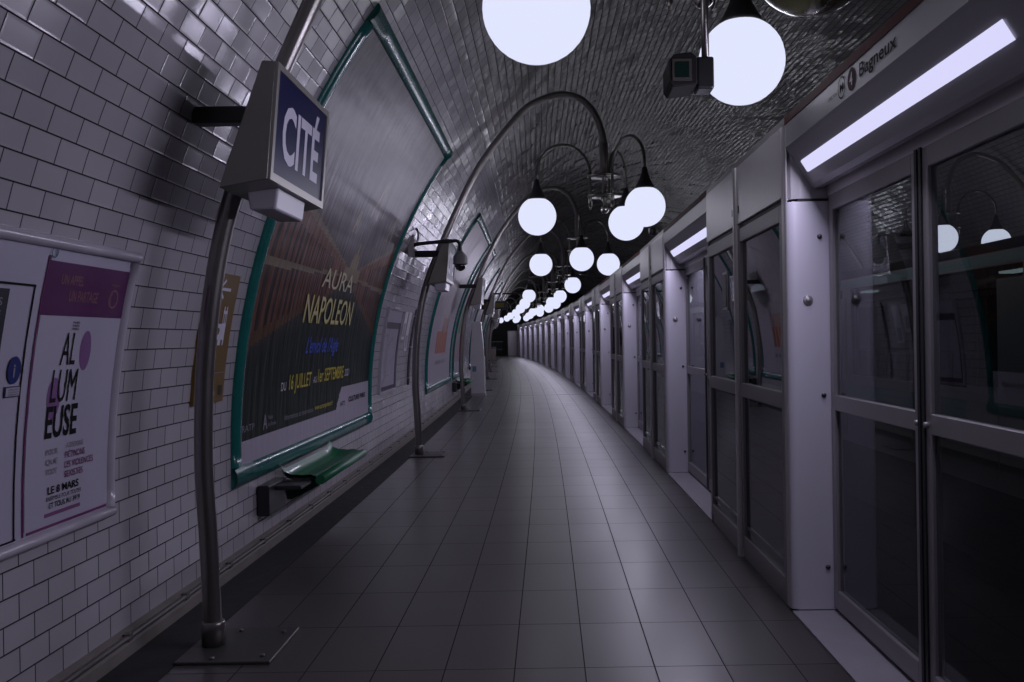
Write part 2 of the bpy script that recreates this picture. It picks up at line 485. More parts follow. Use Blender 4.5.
# pale expansion joint across the platform
mb = MB(); mb.box(-1.93, 1.24, -0.035, 0.035, 0.0, 0.004)
o = tag(mb.build('trim_expansion_joint', SILL), kind='structure'); move(o, 0, 23.3)
# end walls
mb = MB()
def end_wall(s, name, flip=False, m=SOOT):
    pts = [(p_[1], p_[2]) for p_ in prof]
    vs = [bend(x, s, z) for x, z in pts] + [bend(pts[-1][0], s, -1.2), bend(pts[0][0], s, -1.2)]
    me = MB(); me.add(vs, [tuple(range(len(vs)))]); tag(me.build(name, m), kind='structure')
end_wall(S_BACK, 'wall_back', m=mat('grey_plaster', (0.16, 0.155, 0.17), 0.7, 0, 0.2, 2))
end_wall(S_END, 'wall_front')

# ------------------------------------------------------------------ platform screen: fixed glazed banks + sliding doors
XF = 1.25            # plane of the screen's front
S0, PITCH, BANK = 4.76, 4.88, 2.36
ORD = ['first', 'second', 'third', 'fourth', 'fifth', 'sixth', 'seventh', 'eighth', 'ninth', 'tenth', 'eleventh', 'twelfth', 'thirteenth', 'fourteenth', 'fifteenth', 'sixteenth']

def frame_ring(mb, x0, x1, y0, y1, z0, z1, w, wt=None, wb=None):
    wt = w if wt is None else wt; wb = w if wb is None else wb
    mb.box(x0, x1, y0, y0+w, z0, z1); mb.box(x0, x1, y1-w, y1, z0, z1)
    if wt: mb.box(x0, x1, y0+w, y1-w, z1-wt, z1)
    if wb: mb.box(x0, x1, y0+w, y1-w, z0, z0+wb)

def make_bank():
    """fixed bank: local x 0 = front plane, y 0 = end nearest the camera"""
    r = empty('glazed_screen_bank', XF, 0)
    tag(r, '.', 'glass screen')
    # two bays
    for k, (a, b) in enumerate(((0.10, 1.22), (1.29, BANK-0.02))):
        mb = MB(); frame_ring(mb, 0.0, 0.05, a, b, 0.06, 2.14, 0.055, 0.09, 0.09); mb.box(0.0, 0.05, a+0.055, b-0.055, 1.05, 1.14)
        bevel(mb.build('frame', STEEL_D, r), 0.004, 1)
        mb = MB(); mb.box(0.02, 0.032, a+0.055, b-0.055, 1.14, 2.05)
        g = mb.build('glass_pane', GLASS_D, r)
        mb = MB(); mb.box(0.02, 0.032, a+0.055, b-0.055, 0.15, 1.05); mb.box(0.012, 0.02, a+0.09, b-0.09, 0.20, 0.225)
        mb.build('lower_panel', GLASS_D, r)
        mb = MB(); mb.box(-0.004, 0.04, a-0.02, b+0.02, 2.17, 2.545)
        d = bevel(mb.build('cabinet_door', STEEL, r), 0.004, 1)
        mb = MB(); mb.box(-0.008, -0.003, (a+0.06 if k == 1 else b-0.06), (a+0.072 if k == 1 else b-0.048), 2.24, 2.285)
        mb.build('keyhole', RUBBER, d)
        if k == 1:                                                # small white-framed notice stuck inside the glass
            mb = MB(); mb.box(0.012, 0.018, 1.66, 1.83, 1.63, 1.90); n_ = mb.build('notice', LETTER, r)
            mb = MB(); mb.box(0.008, 0.0115, 1.675, 1.815, 1.65, 1.88); mb.build('notice_print', BLACK, n_)
    mb = MB(); mb.prism_z([(0.05, 1.22), (-0.012, 1.228), (-0.022, 1.24), (-0.022, 1.27), (-0.012, 1.282), (0.05, 1.29)], 0.0, 2.545)
    mb.build('mullion', STEEL, r)
    mb = MB(); mb.box(0.012, 0.06, 0.08, BANK, 0.0, 0.06); mb.build('foot_rail', STEEL_D, r)
    mb = MB(); mb.box(0.012, 0.06, 0.08, BANK, 2.14, 2.17); mb.build('middle_rail', RUBBER, r)
    mb = MB(); mb.box(0.0, 0.36, 0.0, BANK, 2.545, 2.58); mb.build('top_cover', STEEL_D, r)
    # near jamb: white return closing the bank towards the door, with a rounded corner
    arc = [(0.055-0.055*math.cos(t), 0.055-0.055*math.sin(t)) for t in [i/8*PI/2 for i in range(9)]]
    arc = [(x*0.9, y) for x, y in arc]
    poly = arc[2:] + [(0.255, 0.0), (0.255, 0.06), (0.11, 0.09), (0.06, 0.10), (0.03, 0.10)]
    poly = [(0.010, 0.095)] + poly[0:]
    mb = MB(); mb.prism_z(poly, 0.015, 2.14, False)
    j = bevel(mb.build('jamb', WHITE_JAMB, r), 0.002, 1)
    mb = MB(); mb.prism_z([(0.0, 0.10), (0.0, 0.05), (0.006, 0.028), (0.012, 0.024), (0.03, 0.10)], 0.015, 2.545, False); mb.build('corner_trim', STEEL, r)
    mb = MB()
    for (x, z, rr) in ((0.170, 1.955, 0.013), (0.180, 1.13, 0.013), (0.188, 0.236, 0.013)):
        mb = MB(); mb.lathe([(rr, 0.0), (rr, -0.006), (rr*0.7, -0.012), (0.001, -0.014)], (x, 0, z), 12, axis='y')
        mb.build('bolt', mat('dark_bolt', (0.10, 0.09, 0.10), 0.3, 0.8), j)
    mb = MB(); mb.lathe([(0.026, 0.0), (0.026, -0.006), (0.02, -0.010), (0.012, -0.008), (0.011, -0.016), (0.001, -0.016)], (0.105, 0, 1.625), 16, axis='y')
    mb.build('lock', STEEL_D, j)
    mb = MB(); mb.box(0.06, 0.262, -0.002, 0.08, 2.142, 2.154); mb.build('gasket', RUBBER, r)
    mb = MB(); mb.box(0.06, 0.262, -0.001, 0.06, 0.0, 0.014); mb.build('gasket', RUBBER, r)
    mb = MB(); mb.prism_z([(0.012, 0.09), (0.03, 0.02), (0.07, 0.0), (0.262, 0.0), (0.262, 0.09)], 2.155, 2.545)
    mb.build('cabinet_end', HEADER, r)
    # far jamb
    mb = MB(); mb.box(0.0, 0.255, BANK-0.02, BANK, 0.015, 2.545); mb.build('jamb', WHITE_JAMB, r)
    return r

def make_doors():
    """pair of sliding leaves; local y 0 = far jamb, opening runs to -W"""
    W = PITCH - BANK
    r = empty('sliding_platform_doors', XF, 0)
    tag(r, '.', 'platform doors')
    mid = -1.17
    for (a, b) in ((-W, mid-0.008), (mid+0.008, 0.0)):
        mb = MB(); frame_ring(mb, 0.215, 0.255, a+0.01, b-0.01, 0.03, 2.17, 0.06, 0.085, 0.10)
        mb.box(0.215, 0.255, a+0.06, b-0.06, 1.055, 1.135)
        lf = bevel(mb.build('door_leaf', STEEL_D, r), 0.004, 1)
        mb = MB(); mb.box(0.230, 0.240, a+0.07, b-0.07, 1.135, 2.085); mb.build('glass_pane', GLASS, lf)
        mb = MB(); mb.box(0.230, 0.240, a+0.07, b-0.07, 0.13, 1.055); mb.build('glass_pane', GLASS, lf)
        mb = MB(); e = b-0.012 if b < -0.1 else a+0.012
        mb.box(0.208, 0.258, e-0.012, e+0.012, 0.03, 2.17); mb.build('gasket', RUBBER, lf)
    for y in (mid-0.045, mid+0.045):
        mb = MB(); mb.lathe([(0.012, 0), (0.012, -0.012), (0.004, -0.014)], (0.215, y, 1.09), 12, axis='x'); mb.build('lock', STEEL_D, r)
    # threshold
    mb = MB(); mb.box(0.0, 0.30, -W, 0.0, 0.0, 0.012); mb.build('threshold', SILL, r)
    # header: vertical sign fascia, slanting soffit, lip
    poly = [(0.0, 2.58), (0.0, 2.42), (0.012, 2.405), (0.125, 2.225), (0.15, 2.205), (0.19, 2.21), (0.215, 2.24), (0.34, 2.24), (0.34, 2.58)]
    mb = MB(); mb.prism_y(poly, -W, 0.0)
    hd = mb.build('header', HEADER, r)
    mb = MB(); mb.box(-0.004, 0.0, -W, 0, 2.538, 2.58); mb.build('red_band', RED, hd)
    mb = MB(); mb.box(0.213, 0.262, -W, 0, 2.165, 2.24); mb.build('door_track', STEEL, hd)
    # lamp on the soffit
    def sp(t, off): # t down the slope 0..1
        x0, z0, x1, z1 = 0.012, 2.405, 0.125, 2.225
        l = math.hypot(x1-x0, z1-z0); nx, nz = -(z0-z1)/l, -(x1-x0)/l
        return (x0+(x1-x0)*t+nx*off, z0+(z1-z0)*t+nz*off)
    y0, y1 = -2.16, -0.10
    a, b, c, d = sp(0.38, 0.0), sp(0.71, 0.0), sp(0.69, 0.008), sp(0.40, 0.008)
    mb = MB(); mb.prism_y([a, b, c, d], y0, y1); lp = mb.build('strip_lamp', STRIP, r)
    ld = bpy.data.lights.new('strip_light', 'AREA'); ld.shape = 'RECTANGLE'; ld.size = 0.07; ld.size_y = 2.0
    ld.energy = STRIP_W; ld.color = (0.80, 0.76, 1.0)
    lo = bpy.data.objects.new('strip_light', ld); COL.objects.link(lo); lo.parent = r
    c_ = sp(0.43, 0.02); l = math.hypot(0.113, 0.19); nx, nz = -0.19/l, -0.113/l
    lo.location = (c_[0], (y0+y1)/2, c_[1])
    # area light shines along local -Z
    zax = Vector((-nx, 0, -nz)); yax = Vector((0, 1, 0)); xax = yax.cross(zax)
    lo.rotation_euler = Matrix((xax, yax, zax)).transposed().to_euler()
    return r

def bagneux(r, full=True):
    """direction lettering on the fascia: reads from the far end towards the camera"""
    f = lambda u, v: (-0.0025, -u, v)
    mb = MB(); text_on(mb, f, 'Bagneux', 1.14, 2.462, 0.055, 0.385, bold=0.014); mb.build('lettering', INK, r)
    mb = MB(); text_on(mb, f, 'DIRECTION', 0.745, 2.465, 0.016, 0.11); 
    for k in range(28):
        a0, a1 = 2*PI*k/28, 2*PI*(k+1)/28; R0, R1 = 0.041, 0.047
        mb.add([f(0.92+R*math.cos(a), 2.482+R*math.sin(a)) for R, a in ((R0, a0), (R1, a0), (R1, a1), (R0, a1))], [(0, 1, 2, 3)])
    text_on(mb, f, 'M', 0.92, 2.463, 0.036, 0.042, centre=True, bold=0.02); mb.build('lettering', INK, r)
    mb = MB()
    mb.add([(-0.0022, -(1.045+0.047*math.cos(2*PI*k/28)), 2.482+0.047*math.sin(2*PI*k/28)) for k in range(28)], [tuple(range(28))])
    n_ = mb.build('line_number_disc', INK_RED, r)
    mb = MB(); text_on(mb, lambda u, v: (-0.004, -u, v), '4', 1.045, 2.458, 0.05, centre=True, bold=0.02); mb.build('lettering', LETTER, n_)

bank0 = make_bank(); doors0 = make_doors()
for k in range(-1, 15):
    b = bank0 if k == -1 else copy_tree(bank0)
    move(b, XF, S0 + PITCH*k)
    b['group'] = 'fixed glazed banks of the platform screen'
    if k == -1: b['label'] = 'steel and glass fixed bank right beside the viewer, nearer than every white jamb'
    else: b['label'] = 'fixed steel and glass bank behind the %s white door jamb counting away from the viewer' % ORD[k]
for k in range(0, 15):
    d = doors0 if k == 0 else copy_tree(doors0)
    move(d, XF, S0 + PITCH*k)
    d['group'] = 'sliding doors of the platform screen'
    d['label'] = ('nearest glazed sliding doors under the strip lamp, cut by the right picture edge' if k == 0 else
                  'glazed sliding doors, %s pair counting away, with lit strip lamp above' % ORD[k])
bagneux(doors0)
# pale end panel closing the screen, far down the platform
r = empty('end_screen', 0.85, 75.6)
mb = MB(); mb.box(-0.35, 0.40, 0, 0.10, 0.05, 2.05); p1 = mb.build('panel', WHITE_EN, r)
mb = MB(); frame_ring(mb, -0.40, 0.45, -0.01, 0.11, 0.0, 2.1, 0.02); mb.box(-0.40, -0.35, -0.01, 0.11, 0, 2.1); mb.box(-0.4, 0.45, -0.01, 0.11, 2.05, 2.1); mb.box(-0.4, 0.45, -0.01, 0.11, 0, 0.05)
mb.build('frame', STEEL_D, r)
tag(r, 'pale blank panel closing the far end of the door row', 'panel')

# ------------------------------------------------------------------ globe lamp posts
def catmull(pts, n=6):
    P = [Vector(p) for p in pts]; P = [2*P[0]-P[1]] + P + [2*P[-1]-P[-2]]; out = []
    for i in range(1, len(P)-2):
        for k in range(n):
            t = k/n
            out.append(0.5*((2*P[i]) + (P[i+1]-P[i-1])*t + (2*P[i-1]-5*P[i]+4*P[i+1]-P[i+2])*t*t + (3*P[i]-P[i-1]-3*P[i+1]+P[i+2])*t**3))
    out.append(P[-2]); return out
PX = -1.65
POLE_PTS = [(-1.615, .015), (-1.632, .5), (-1.65, .94), (-1.62, 1.5), (-1.51, 2.09), (-1.26, 2.72), (-.82, 3.6), (-.30, 4.26), (-.01, 4.45), (.27, 4.515), (.52, 4.43), (.68, 4.22), (.765, 3.93), (.78, 3.65), (.78, 3.48)]
HX = 0.765
def pole_x(z):
    for a, b in zip(POLE_PTS, POLE_PTS[1:]):
        if a[1] <= z <= b[1]: return a[0]+(b[0]-a[0])*(z-a[1])/(b[1]-a[1])
def make_post():
    r = empty('lamp_post', PX, 0)
    mb = MB(); mb.tube(catmull([(x-PX, 0, z) for x, z in POLE_PTS]), 0.043, 16); mb.build('pole', POLE, r)
    mb = MB(); mb.box(-0.06, 0.375, -0.24, 0.25, 0.0, 0.015)
    bp = bevel(mb.build('base_plate', mat('worn_steel_plate', (0.11, 0.105, 0.10), 0.45, 0.7, 0.2, 5), r), 0.003, 1)
    mb = MB(); mb.lathe([(0.055, 0.015), (0.055, 0.12), (0.048, 0.13), (0.043, 0.13)], (0.035, 0, 0), 20)
    mb.build('foot_collar', POLE, bp)
    mb = MB()
    for x, y in ((0.32, -0.17), (0.32, 0.17), (0.10, -0.20), (0.10, 0.20)):
        mb = MB(); mb.lathe([(0.012, 0.015), (0.012, 0.022), (0.005, 0.026)], (x, y, 0), 8); mb.build('bolt', POLE, bp)
    # bar back to the wall
    zb = 2.53; xp = pole_x(zb)
    mb = MB(); mb.box(wx(zb)-PX-0.0, xp-PX+0.02, -0.045, 0.045, zb-0.04, zb+0.04); bk = bevel(mb.build('wall_bracket', BLACK, r), 0.01)
    # hub
    h = HX-PX
    mb = MB()
    mb.lathe([(0.048, 3.90), (0.055, 3.88), (0.055, 3.50), (0.03, 3.46), (0.03, 3.24), (0.045, 3.22), (0.045, 3.17), (0.02, 3.14), (0.018, 3.11)], (h, 0, 0), 16)
    hub = mb.build('hub', POLE, r)
    mb = MB()
    for z in (3.47, 3.22):
        mb = MB(); mb.lathe([(0.10, z), (0.215, z), (0.215, z+0.014), (0.10, z+0.014)], (h, 0, 0), 24); mb.build('hub_ring', ARM, hub)
    mb = MB(); mb.lathe([(0.052*math.sin(PI*k/12)+0.0005, 3.06-0.052*math.cos(PI*k/12)) for k in range(13)], (h, 0, 0), 20); mb.build('finial', CHROME, hub)
    mb = MB(); mb.tube([(h-0.10, 0, 3.475), (h+0.10, 0, 3.475)], 0.012, 8); mb.tube([(h, -0.10, 3.475), (h, 0.10, 3.475)], 0.012, 8); mb.tube([(h-0.10, 0, 3.225), (h+0.10, 0, 3.225)], 0.012, 8); mb.tube([(h, -0.10, 3.225), (h, 0.10, 3.225)], 0.012, 8)
    mb.build('hub_spider', ARM, hub)
    return r
RC, RG, ZG = 0.85, 0.24, 2.985
def arm_mesh():
    mb = MB(); path = [(0.18, 0, 3.10), (0.18, 0, 3.30)]
    path += [(0.18, 0, 3.45)] + [((0.18+RC)/2 - (RC-0.18)/2*math.cos(PI*k/14), 0, 3.52 + 0.36*math.sin(PI*k/14)) for k in range(15)] + [(RC, 0, 3.44)]
    mb.tube(path, 0.019, 10)
    mb.lathe([(0.024, 3.11), (0.024, 3.24), (0.019, 3.25)], (0.18, 0, 0), 10); mb.lathe([(0.005, 3.06), (0.012, 3.08), (0.019, 3.11)], (0.18, 0, 0), 10)
    return mb
post0 = make_post()
_arm0 = arm_mesh().build('arm', ARM); _arm0.parent = post0
mb = MB(); mb.lathe([(0.020, 3.45), (0.030, 3.44), (0.040, 3.38), (0.070, 3.30), (0.115, 3.215), (0.118, 3.19), (0.10, 3.19)], (RC, 0, 0), 24)
_cap0 = mb.build('cap', BLACK, _arm0)
def sphere(mb, r, c, n=32, m=20):
    mb.lathe([(max(r*math.sin(PI*k/m), 0.0008), -r*math.cos(PI*k/m)) for k in range(m+1)], c, n)
mb = MB(); sphere(mb, RG, (RC, 0, ZG)); _gl0 = mb.build('globe', GLOBE, _arm0)
mb = MB(); sphere(mb, RG, (RC, 0, ZG)); _dead_me = mb.build('tmp', DEAD); dead_mesh = _dead_me.data; bpy.data.objects.remove(_dead_me)
COL.objects.unlink(_arm0); COL.objects.unlink(_cap0); COL.objects.unlink(_gl0)
_arm0.parent = None
CL = {0: (201, 66, -70), 1: (180, 66, -60), 2: (152, 38, -88), 3: (175, 68, -52), 4: (178, 68, -60), 5: (170, 50, -70), 6: (190, 75, -45), 7: (160, 40, -80), 8: (180, 60, -60), 9: (150, 30, -90), 10: (180, 60, -60), -1: (180, 60, -60)}
DEADS = {(0, 2)}; NONE = {(3, 0), (3, 2), (99, 2), (4, 2)}
ld = bpy.data.lights.new('globe_light', 'POINT'); ld.energy = GLOBE_W; ld.color = LAMP_COL; ld.shadow_soft_size = RG+0.003; ld.use_soft_falloff = False
def fit_globes(root, hx, angs, k):
    for i, a in enumerate(angs):
        am = _arm0.copy(); COL.objects.link(am); am.parent = root
        am.location = (hx, 0, -0.075 if (k, i) == (0, 0) else 0); am.rotation_euler = (0, 0, math.radians(a))
        cp = _cap0.copy(); COL.objects.link(cp); cp.parent = am
        if (k, i) in NONE: continue
        if (k, i) in DEADS:
            g = bpy.data.objects.new('unlit_globe', dead_mesh); COL.objects.link(g); g.parent = am
            g['label'] = 'unlit smoked globe'; g.location = (-0.05, 0, -0.215); g.scale = (1.06, 1.06, 1.06)
            continue
        g = _gl0.copy(); COL.objects.link(g); g.parent = am
        lo = bpy.data.objects.new('globe_light', ld); COL.objects.link(lo); lo.parent = am; lo.location = (RC, 0, ZG)
posts = []
SP0, SPP = 4.36, 7.15
# (copies are taken from the bare post before its globes are fitted)
roots = [post0] + [copy_tree(post0) for _ in range(11)]
for i, k in enumerate(range(-1, 11)):
    r = roots[i]
    s = SP0 + SPP*k
    move(r, PX, s)
    fit_globes(r, HX-PX, CL[k], k)
    tag(r, None, 'lamp post', 'arched globe lamp posts along the left wall')
    r['label'] = ('arched metal lamp post behind the viewer with three white globes' if k == -1 else
                  'nearest arched lamp post, blue name sign on it, globes at the top of the view' if k == 0 else
                  'second arched lamp post from the viewer, with three lit globes in full view' if k == 1 else
                  '%s arched globe lamp post counting away from the viewer along the tiled wall' % ORD[k])
    posts.append(r)

# boxed spotlight hanging beside the first cluster
r = empty('hanging_spotlight', 0.74, 4.30, 2.67)
mb = MB(); mb.tube([(0.02, 0, 0.05), (0.02, 0, 0.78)], 0.018, 10); mb.build('hanger_rod', POLE, r)
mb = MB(); mb.box(-0.03, 0.05, -0.06, 0.06, -0.075, 0.075); bevel(mb.build('bracket', BLACK, r), 0.01)
mb = MB(); mb.prism_y([(-0.035, -0.065), (-0.15, -0.075), (-0.165, -0.05), (-0.165, 0.05), (-0.14, 0.075), (-0.06, 0.085), (-0.035, 0.06)], -0.10, 0.12); hb = bevel(mb.build('housing', mat('grey_housing', (0.010, 0.009, 0.009), 0.6, spec=0.25), r), 0.006)
mb = MB(); frame_ring(mb, -0.15, -0.06, -0.112, -0.10, -0.055, 0.055, 0.014)
mb = MB(); mb.box(-0.15, -0.062, -0.108, -0.1, -0.05, 0.05); rim = mb.build('rim', mat('grey_rim', (0.05, 0.045, 0.04), 0.5), hb)
mb = MB(); mb.box(-0.138, -0.074, -0.112, -0.107, -0.036, 0.036); mb.build('lens', mat('dark_lens', (0.008, 0.02, 0.016), 0.08, coat=1.0), hb)
tag(r, 'black boxed spotlight with square lens hanging left of the globe near the fascia', 'spotlight')
# small suspended fittings further along, near the top of the screen
r = empty('hanging_spotlight', 1.50, 11.9, 2.64)
mb = MB(); mb.tube([(0, 0, 0), (0, 0, 0.12), (-0.02, 0, 0.17), (-0.06, 0, 0.19)], 0.014, 8); mb.build('hanger_rod', POLE, r)
mb = MB(); mb.box(-0.06, 0.06, -0.05, 0.05, 0.0, 0.02); mb.build('base_plate', STEEL_D, r)
mb = MB(); mb.lathe([(0.02, 0.0), (0.045, 0.02), (0.05, 0.09), (0.03, 0.10)], (-0.09, 0, 0.12), 14); mb.build('housing', BLACK, r)
tag(r, 'small dark dome fitting on top of the steel screen, right of the second lamp cluster', 'spotlight')

# ------------------------------------------------------------------ name signs on the posts
def make_name_sign():
    r = empty('station_name_sign', -1.30, 0, 2.13)
    X = lambda x: x+1.30
    Z = lambda z: z-2.13
    front_t, back_t, back_b, front_b = (-1.17, 2.68), (-1.232, 2.685), (-1.43, 2.13), (-1.215, 2.165)
    mb = MB(); mb.prism_y([(X(a), Z(b)) for a, b in (front_t, back_t, back_b, front_b)], 0.0, 0.93)
    hs = bevel(mb.build('housing', mat('sign_box_steel', (0.30, 0.285, 0.26), 0.38, 0.7, 0.12, 5), r), 0.004, 1)
    tx, tz = front_t[0]-front_b[0], front_t[1]-front_b[1]; l = math.hypot(tx, tz); tx /= l; tz /= l
    f = lambda u, v, off: (X(front_b[0])+tx*v+tz*off, u, Z(front_b[1])+tz*v-tx*off)
    def plate(mb, u0, u1, v0, v1, o0, o1):
        vs = [f(u, v, o) for o in (o0, o1) for u in (u0, u1) for v in (v0, v1)]
        mb.add(vs, [(0,1,3,2), (4,6,7,5), (0,4,5,1), (2,3,7,6), (0,2,6,4), (1,5,7,3)])
    mb = MB(); w = 0.035
    for a in ((0, w, 0, l), (0.93-w, 0.93, 0, l), (w, 0.93-w, 0, w), (w, 0.93-w, l-w*0.8, l)): plate(mb, *a, 0.0, 0.012)
    mb.build('frame', mat('sign_rim_steel', (0.42, 0.40, 0.37), 0.35, 0.6), r)
    mb = MB(); plate(mb, w, 0.93-w, w, l-w*0.8, 0.0005, 0.004); fp = mb.build('face', BLUE, r)
    mb = MB(); text_on(mb, lambda u, v: f(u, v, 0.0055), 'CITÉ', 0.15, 0.12, 0.255, 0.64, bold=0.025); mb.build('lettering', LETTER, fp)
    mb = MB(); mb.prism_y([(X(-1.375), Z(2.145)), (X(-1.36), Z(2.06)), (X(-1.24), Z(2.06)), (X(-1.225), Z(2.16))], 0.20, 0.66)
    bevel(mb.build('emergency_lamp', OPAL, r), 0.01)
    return r
sign0 = make_name_sign()
for k in range(0, 9):
    sg = sign0 if k == 0 else copy_tree(sign0)
    sg.location = bend(-1.30, SP0+SPP*k-0.36, 2.13); sg.rotation_euler = (0, 0, cphi(SP0+SPP*k))
    tag(sg, 'station name sign CITÉ, white on blue, on the %s lamp post from the viewer' % ('nearest' if k == 0 else ORD[k]), 'sign', 'station name signs on the lamp posts')

# ------------------------------------------------------------------ dome camera on its bracket
r = empty('dome_camera', wx(2.62)+0.0, 11.05, 2.62)
mb = MB(); mb.box(-0.02, 0.05, -0.06, 0.06, -0.16, 0.10); mb.build('wall_plate', STEEL_D, r)
mb = MB(); mb.tube(catmull([(0.05, 0, -0.02), (0.2, 0, 0.0), (0.53, 0, 0.02), (0.59, 0, 0.0), (0.605, 0, -0.05), (0.605, 0, -0.13)]), 0.022, 10); mb.build('arm', BLACK, r)
mb = MB(); mb.tube(catmull([(0.04, 0.0, -0.05), (0.09, 0, 0.02), (0.10, 0, 0.14), (0.06, 0, 0.19), (0.02, 0, 0.13), (0.0, 0, 0.02)]), 0.009, 8); mb.build('cable', BLACK, r)
mb = MB(); mb.lathe([(0.025, -0.10), (0.05, -0.13), (0.085, -0.17), (0.088, -0.25), (0.095, -0.26), (0.06, -0.265)], (0.605, 0, 0), 22); mb.build('housing', mat('camera_shell', (0.20, 0.19, 0.20), 0.4), r)
mb = MB(); mb.lathe([(0.068, -0.262), (0.066, -0.29), (0.05, -0.325), (0.02, -0.342), (0.001, -0.345)], (0.605, 0, 0), 22); mb.build('dome', mat('smoked_dome', (0.01, 0.01, 0.012), 0.06, coat=1.0), r)
tag(r, 'dome surveillance camera on a curved wall arm before the second name sign', 'camera')

# ------------------------------------------------------------------ big teal-framed billboards
def billboard(s0, s1, v0, v1, mat_frame, label, w=0.13, art=None, nx_=60, ny_=60, name='framed_billboard', cat='billboard', group=None, lip=True):
    o_ = wall(s0, v0, 0)
    r = bpy.data.objects.new(name, None); COL.objects.link(r); r.location = (o_[0], o_[1], o_[2]); r.empty_display_size = 0.1
    inv = Vector(r.location)
    def fix(mb): mb.v = [tuple(Vector(a)-inv) for a in mb.v]; return mb
    mb = MB(); h = w/2
    for a in ((s0+h, s1-h, v0+h, v0+h), (s0+h, s1-h, v1-h, v1-h)): wall_bar(mb, a[0]-h, a[1]+h, a[2], a[3], w, 0.03)
    for a in ((s0+h, s0+h, v0+w, v1-w), (s1-h, s1-h, v0+w, v1-w)): wall_bar(mb, *a, w, 0.03)
    fix(mb).build('frame', mat_frame, r)
    mb = MB(); a0, a1, b0, b1 = s0+w*0.9, s1-w*0.9, v0+w*0.9, v1-w*0.9
    nu, nv = nx_, ny_
    mb.grid(lambda a, b: wall(a0+(a1-a0)*a, b0+(b1-b0)*b, 0.014), nu, nv, True)
    sh = fix(mb).build('sheet', print_mat('printed_sheet') if art else PAPER, r)
    if art:
        ca = sh.data.color_attributes.new('ink', 'FLOAT_COLOR', 'CORNER')
        i = 0
        for q, pl in enumerate(sh.data.polygons):
            iu, iv = q // nv, q % nv
            col = art((iu+0.5)/nu, (iv+0.5)/nv, a0+(a1-a0)*(iu+0.5)/nu, b0+(b1-b0)*(iv+0.5)/nv)
            for li in pl.loop_indices: ca.data[li].color = (*col, 1)
    if label: tag(r, label, cat, group)
    else: tag(r, None, cat, group)
    return r, fix, (a0, a1, b0, b1)
rnd = random.Random(3)
streak = [rnd.random() for _ in range(400)]
def mix(a, b, t): t = max(0, min(1, t)); return tuple(a[i]+(b[i]-a[i])*t for i in range(3))
B1S0, B1S1, B1V0, B1V1 = 5.82, 10.40, v_of_z(0.52), v_of_z(3.60)
def art1(u, v, s, vv):
    dark = (0.010, 0.018, 0.015)
    zz = vv                                    # arc height, close to height above the floor
    # white foot with raised corner at the far side
    foot = 0.80 if u < 0.63 else (0.80 + (u-0.63)/0.05*0.20 if u < 0.68 else 1.00)
    if zz < foot: return (0.42, 0.38, 0.46)
    k = int(u*150) % 400; k2 = int(u*61+zz*5) % 400
    sky = mix((0.15, 0.135, 0.15), (0.30, 0.27, 0.30), 0.35*streak[k]+0.4*streak[k2]+0.3*math.sin(zz*3.2+u*4))
    u0 = 0.60
    side = u0-u if u < u0 else (u-u0)*1.25
    t = max(side, 0)/0.60
    top = 2.10 + 0.55*t; bot = 2.02 - 0.62*t
    c = sky
    fade = zz - top
    if 0 <= fade < 0.35: c = mix((0.09, 0.075, 0.08), sky, fade/0.35)
    if zz < top and zz > bot:
        q = (zz-bot)/(top-bot+1e-6)
        per = 1.0/(0.22+t)*20
        ph = per % 1.0
        red = (0.15, 0.045, 0.028); cream = (0.19, 0.15, 0.10); hole = (0.02, 0.014, 0.012)
        if q > 0.93: c = cream
        elif q > 0.80: c = mix(red, cream, 0.5*streak[k])
        elif q > 0.52: c = hole if ph < 0.45 else mix(red, cream, 0.25)
        elif q > 0.46: c = cream
        elif q > 0.08: c = hole if ph < 0.5 else (0.12, 0.042, 0.024)
        else: c = (0.085, 0.042, 0.02)
    elif zz <= bot: c = mix((0.03, 0.03, 0.03), dark, (bot-zz)/0.15)
    # pale dome with spire where the wings meet
    d = abs(u-u0)
    if 2.02 < zz < 2.14 and d < 0.075: c = (0.22, 0.18, 0.12)
    if 2.14 <= zz < 2.30 and d < 0.035*math.sqrt(max(0, 1-((zz-2.14)/0.17)**2)): c = (0.26, 0.21, 0.13)
    if 2.30 <= zz < 2.40 and d < 0.006: c = (0.28, 0.24, 0.14)
    # bursts of light in the sky
    for cu, cz, rr in ((0.62, 2.95, 0.10), (0.86, 2.75, 0.07), (0.5, 2.6, 0.05)):
        du, dz = (u-cu)*4.4, zz-cz
        if dz < rr and dz > -3*rr and abs(abs(du) - max(0, (rr-dz))*0.35) < 0.03: c = mix(c, (0.42, 0.36, 0.22), 0.6)
    return c
r, fix, (a0, a1, b0, b1) = billboard(B1S0, B1S1, B1V0, B1V1, TEAL, 'nearest teal-framed billboard, dark exhibition poster reading NAPOLEON beside the first lamp post', art=art1, nx_=150, ny_=150, group='teal-framed billboards on the left wall')
F = lambda u, v: wall(u, v, 0.019)
vv = v_of_z
mb = MB(); text_on(mb, F, 'NAPOLEON', 8.08, vv(1.61), 0.23, 1.75, centre=True, bold=0.012); fix(mb).build('title_lettering', YELLOW, r)
mb = MB(); text_on(mb, lambda u, v: wall(u, v, 0.0205), 'NAPOLEON', 8.065, vv(1.615), 0.225, 1.74, centre=True, bold=-0.014); fix(mb).build('title_lettering', CREAM, r)
mb = MB(); text_on(mb, F, 'AURA', 8.13, vv(1.91), 0.17, 1.15, centre=True); fix(mb).build('title_lettering', CREAM, r)
mb = MB(); text_on(mb, F, "L'envol de l'Aigle", 8.0, vv(1.36), 0.13, 1.15, centre=True, shear=0.35, bold=0.01); fix(mb).build('script_lettering', BLUE_INK, r)
